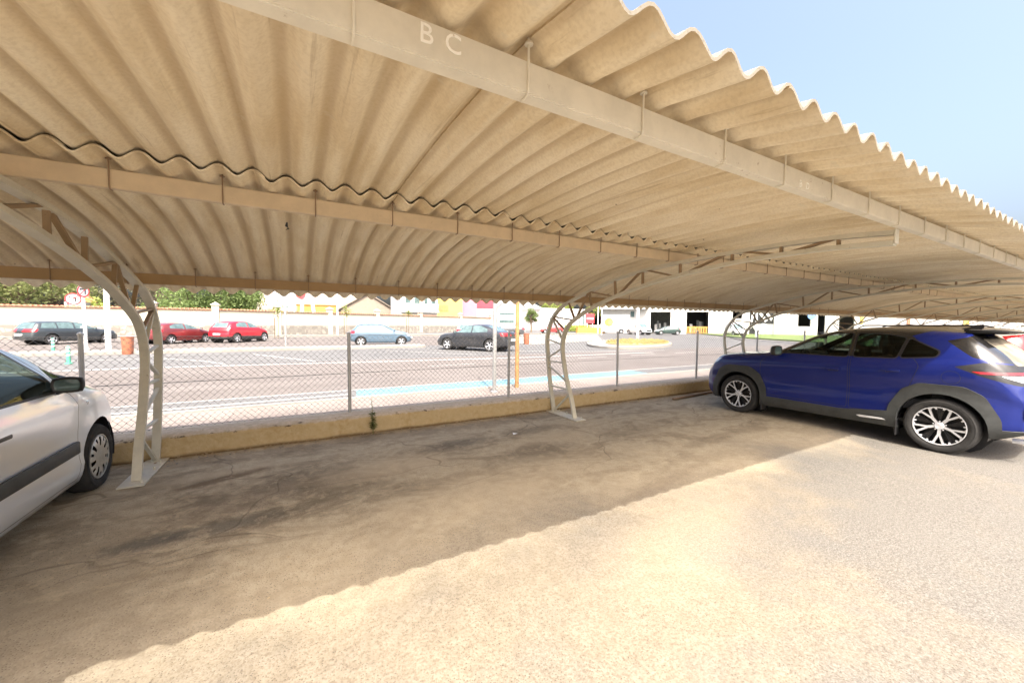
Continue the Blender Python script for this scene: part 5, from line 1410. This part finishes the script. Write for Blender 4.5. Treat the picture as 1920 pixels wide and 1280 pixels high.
P_wagon = dict(base, x=(2.28, -2.35), axles=(1.375, -1.375), wheel_r=.32, arch_r=.37, paint=far_paint('dark_grey_paint', (.045, .055, .062)),
    top=[(2.28, .62), (2.1, .78), (1.6, .90), (1.05, .98), (.75, 1.10), (.2, 1.36), (-.2, 1.43), (-1.2, 1.44), (-1.85, 1.38), (-2.0, 1.25), (-2.22, .98), (-2.35, .86)],
    belt=[(2.28, .56), (2.0, .72), (1.2, .88), (.5, .93), (-1.8, .97), (-2.35, .8)], bot=[(2.28, .26), (1.2, .19), (-1.4, .2), (-2.35, .32)], plan=[(2.28, .82), (1.8, .95), (.6, 1), (-1.5, .99), (-2.1, .93), (-2.35, .88)],
    windows=[[(.72, .97), (.22, 1.29), (-.22, 1.36), (-.22, .97)], [(-.30, .98), (-.30, 1.365), (-1.05, 1.36), (-1.05, .99)], [(-1.12, .99), (-1.12, 1.36), (-1.70, 1.31), (-1.85, 1.02)]],
    windscreen=[(.98, -.62), (1.02, 0), (.98, .62), (.28, .54), (.24, 0), (.28, -.54)], rearglass=[(-.60, .99), (.60, .99), (.52, 1.33), (-.52, 1.33)], rg_x=-1.7, lamps=lampset(2.28, -2.35, .66, .86), mirror=(.72, .98))
def place_far(name, label, P, near_side, mid, head, half=.72):
    h = rad(head); nrm = Vector((-sin(h), cos(h)))*(-1 if near_side == 'left' else 1)   # from the visible flank towards the car's middle
    c = Vector(mid)+nrm*half
    return build_car(name, label, P, (c.x, c.y, ZS), h, None, False, .10)
place_far('parked_estate_car', 'dark grey estate car parked nose away by the boundary wall at the left', P_wagon, 'right', (-12.09, 35.1), 52)
def hatch(paint, L=(1.95, -1.95), wb=1.24, h=1.42, **k):
    xf, xr = L; s = h/1.42
    P = dict(base, x=L, axles=(wb, -wb), wheel_r=.30, arch_r=.35, paint=paint,
        top=[(xf, .62*s), (xf-.15, .78*s), (xf-.5, .89*s), (xf-.95, .97*s), (xf-1.2, 1.08*s), (.18, 1.34*s), (-.2, 1.41*s), (-.9, 1.41*s), (xr+.55, 1.33*s), (xr+.28, 1.12*s), (xr+.08, .92*s), (xr, .80*s)],
        belt=[(xf, .56*s), (xf-.3, .72*s), (xf-.9, .88*s), (.4, .92*s), (-.9, .97*s), (xr+.3, .94*s), (xr, .74*s)], bot=[(xf, .26), (xf-.8, .19), (-1.2, .2), (xr, .32)], plan=[(xf, .80), (xf-.4, .94), (.4, 1), (-1.2, .99), (xr+.3, .93), (xr, .86)],
        windows=[[(xf-1.22, .98*s), (.22, 1.27*s), (-.2, 1.34*s), (-.2, .98*s)], [(-.28, .98*s), (-.28, 1.34*s), (-.85, 1.33*s), (-1.22, 1.22*s), (-1.3, 1.03*s)]],
        windscreen=[(xf-.98, -.60), (xf-.94, 0), (xf-.98, .60), (.25, .52), (.22, 0), (.25, -.52)], rearglass=[(-.56, .99*s), (.56, .99*s), (.48, 1.30*s), (-.48, 1.30*s)], rg_x=xr+.75, lamps=lampset(xf, xr, .66*s, .86*s), mirror=(xf-1.2, .98*s))
    P.update(k); return P
place_far('parked_hatchback', 'dull maroon car parked between the dark estate and the red crossover', hatch(far_paint('maroon_paint', (.20, .028, .03)), (2.02, -2.1), 1.25, 1.40), 'right', (-6.4, 33.65), 55)
Pr = hatch(far_paint('red_paint', (.62, .012, .03)), (2.02, -2.05), 1.29, 1.55, wheel_r=.34, arch_r=.39, lower=M['clad'], lowerbox=[[(2.3, .15), (2.3, .44), (-2.4, .46), (-2.4, .15)]], w=1.8)
place_far('parked_suv', 'bright red crossover with grey lower bumpers parked right of the maroon car', Pr, 'right', (-2.95, 34.15), 55)
place_far('parked_hatchback', 'blue grey three door hatchback standing side-on in the middle of the car park', hatch(far_paint('blue_grey_paint', (.10, .16, .22)), (1.98, -1.96), 1.24, 1.44), 'right', (4.85, 25.9), -8)
Ps = dict(base, x=(2.32, -2.38), axles=(1.375, -1.375), wheel_r=.33, arch_r=.38, paint=far_paint('black_paint', (.035, .037, .042)), w=1.82,
    top=[(2.32, .62), (2.15, .80), (1.7, .92), (1.1, 1.0), (.8, 1.12), (.25, 1.38), (-.15, 1.46), (-.7, 1.465), (-1.15, 1.38), (-1.6, 1.17), (-1.85, 1.09), (-2.3, 1.05), (-2.38, .92)],
    belt=[(2.32, .56), (2.0, .75), (1.2, .91), (.5, .95), (-1.2, 1.0), (-2.1, 1.0), (-2.38, .86)], bot=[(2.32, .26), (1.2, .19), (-1.4, .2), (-2.38, .32)], plan=[(2.32, .80), (1.8, .95), (.6, 1), (-1.5, .99), (-2.1, .93), (-2.38, .86)],
    windows=[[(.80, 1.0), (.28, 1.30), (-.20, 1.39), (-.20, 1.0)], [(-.27, 1.0), (-.27, 1.395), (-.75, 1.38), (-1.2, 1.20), (-1.22, 1.05)]],
    windscreen=[(1.02, -.62), (1.06, 0), (1.02, .62), (.33, .54), (.30, 0), (.33, -.54)], rearglass=[(-.60, 1.11), (.60, 1.11), (.50, 1.38), (-.50, 1.38)], rg_x=-.8, lamps=lampset(2.32, -2.38, .68, .90), mirror=(.80, 1.0))
place_far('parked_saloon', 'dark grey saloon nearest the fence, nose pointing left', Ps, 'left', (8.34, 19.65), 124)
place_far('parked_hatchback', 'small pale green grey car whose roof shows above the dark saloon', hatch(far_paint('pale_teal_paint', (.35, .45, .43)), (1.85, -1.85), 1.2, 1.5), 'right', (gx(893, 31), 31), 60)
place_far('parked_saloon', 'dark car in the background right of the pale green grey one', dict(Ps, paint=far_paint('charcoal_paint', (.06, .065, .075))), 'left', (gx(947, 40), 40), 150)
place_far('parked_hatchback', 'red car far off behind the upright of the middle truss', hatch(far_paint('far_red', (.5, .05, .05))), 'left', (gx(1036, 52), 52), 160)
place_far('parked_hatchback', 'small dark green car parked before the two dark workshop doorways', hatch(far_paint('dark_green_paint', (.03, .06, .055)), (1.95, -1.95), 1.24, 1.36), 'left', (49.6, 39.4), 150)
def van(L, w, h, hood, paint, wr=.34):
    xf, xr = L
    return dict(base, x=L, w=w, axles=(xf-.85, xr+.85), wheel_r=wr, arch_r=wr*1.15, paint=paint, cat='van', tumble=.16, crown=.06,
        top=[(xf, .75), (xf-.12, hood-.12), (xf-.75, hood), (xf-1.0, hood+.14), (xf-1.7, h-.14), (xf-2.0, h), (xr+.4, h), (xr+.06, h-.08), (xr, h-.4)],
        belt=[(xf, .68), (xf-.4, hood-.2), (xf-1, hood-.05), (xr+.2, hood-.02), (xr, hood-.1)], bot=[(xf, .28), (xf-.8, .24), (xr+.6, .26), (xr, .34)], plan=[(xf, .82), (xf-.5, .96), (xf-1.2, 1), (xr, .98)],
        windows=[[(xf-1.02, hood+.06), (xf-1.62, h-.28), (xf-2.05, h-.24), (xf-2.05, hood+.04)]], windscreen=[(xf-.85, -w*.38), (xf-.80, 0), (xf-.85, w*.38), (xf-1.66, w*.34), (xf-1.70, 0), (xf-1.66, -w*.34)],
        lamps=[('headlight', M['clearlens'], 'yz', [(.45, .92), (.85, .98), (.88, .82), (.48, .78)], lambda f: f.normal.x > .2, None)], lowerbox=[[(xf+.2, .2), (xf+.2, .42), (xf-.5, .40), (xf-.5, .2)]], mirror=(xf-1.15, hood+.12))
wp_ = far_paint('van_white', (.72, .72, .71))
v1 = place_far('parked_van', 'white delivery van facing the camera before the workshop', van((2.2, -2.2), 1.8, 1.85, 1.08, wp_), 'right', (45.3, 42.2), 262, .8)
bm = bmesh.new(); bx(bm, 2.19, 0, .62, .04, .9, .22, bev=.03); obj('grille', bm, M['black'], v1)
t1 = place_far('box_truck', 'white box truck with orange sun disc on its side, nose pointing left', dict(van((2.6, -2.9), 1.95, 2.1, 1.25, far_paint('truck_white', (.74, .74, .73)), .36), cat='truck'), 'left', (46.4, 49.0), 140, .9)
bm = bmesh.new(); box01(bm, -3.3, .9, -1.05, 1.05, .75, 3.15, bev=.04); cb = obj('cargo_box', bm, M['whitepaint'], t1)
bm = bmesh.new(); lathe(bm, [(0, 0), (.72, 0)], 24, Matrix.Translation((.0, 1.056, 1.9))@Matrix.Rotation(rad(-90), 4, 'X')); lathe(bm, [(0, 0.004), (.42, .004)], 24, Matrix.Translation((-.25, 1.058, 1.85))@Matrix.Rotation(rad(-90), 4, 'X'), mi=1); obj('sun_emblem', bm, [M['orange'], M['yellow']], cb)
v2 = place_far('parked_van', 'white van parked against the workshop front left of the mural doorway', van((2.0, -2.0), 1.75, 1.9, 1.05, far_paint('van_white_two', (.72, .72, .71))), 'right', (gx(1369, 33.5), 33.5), 235, .8)
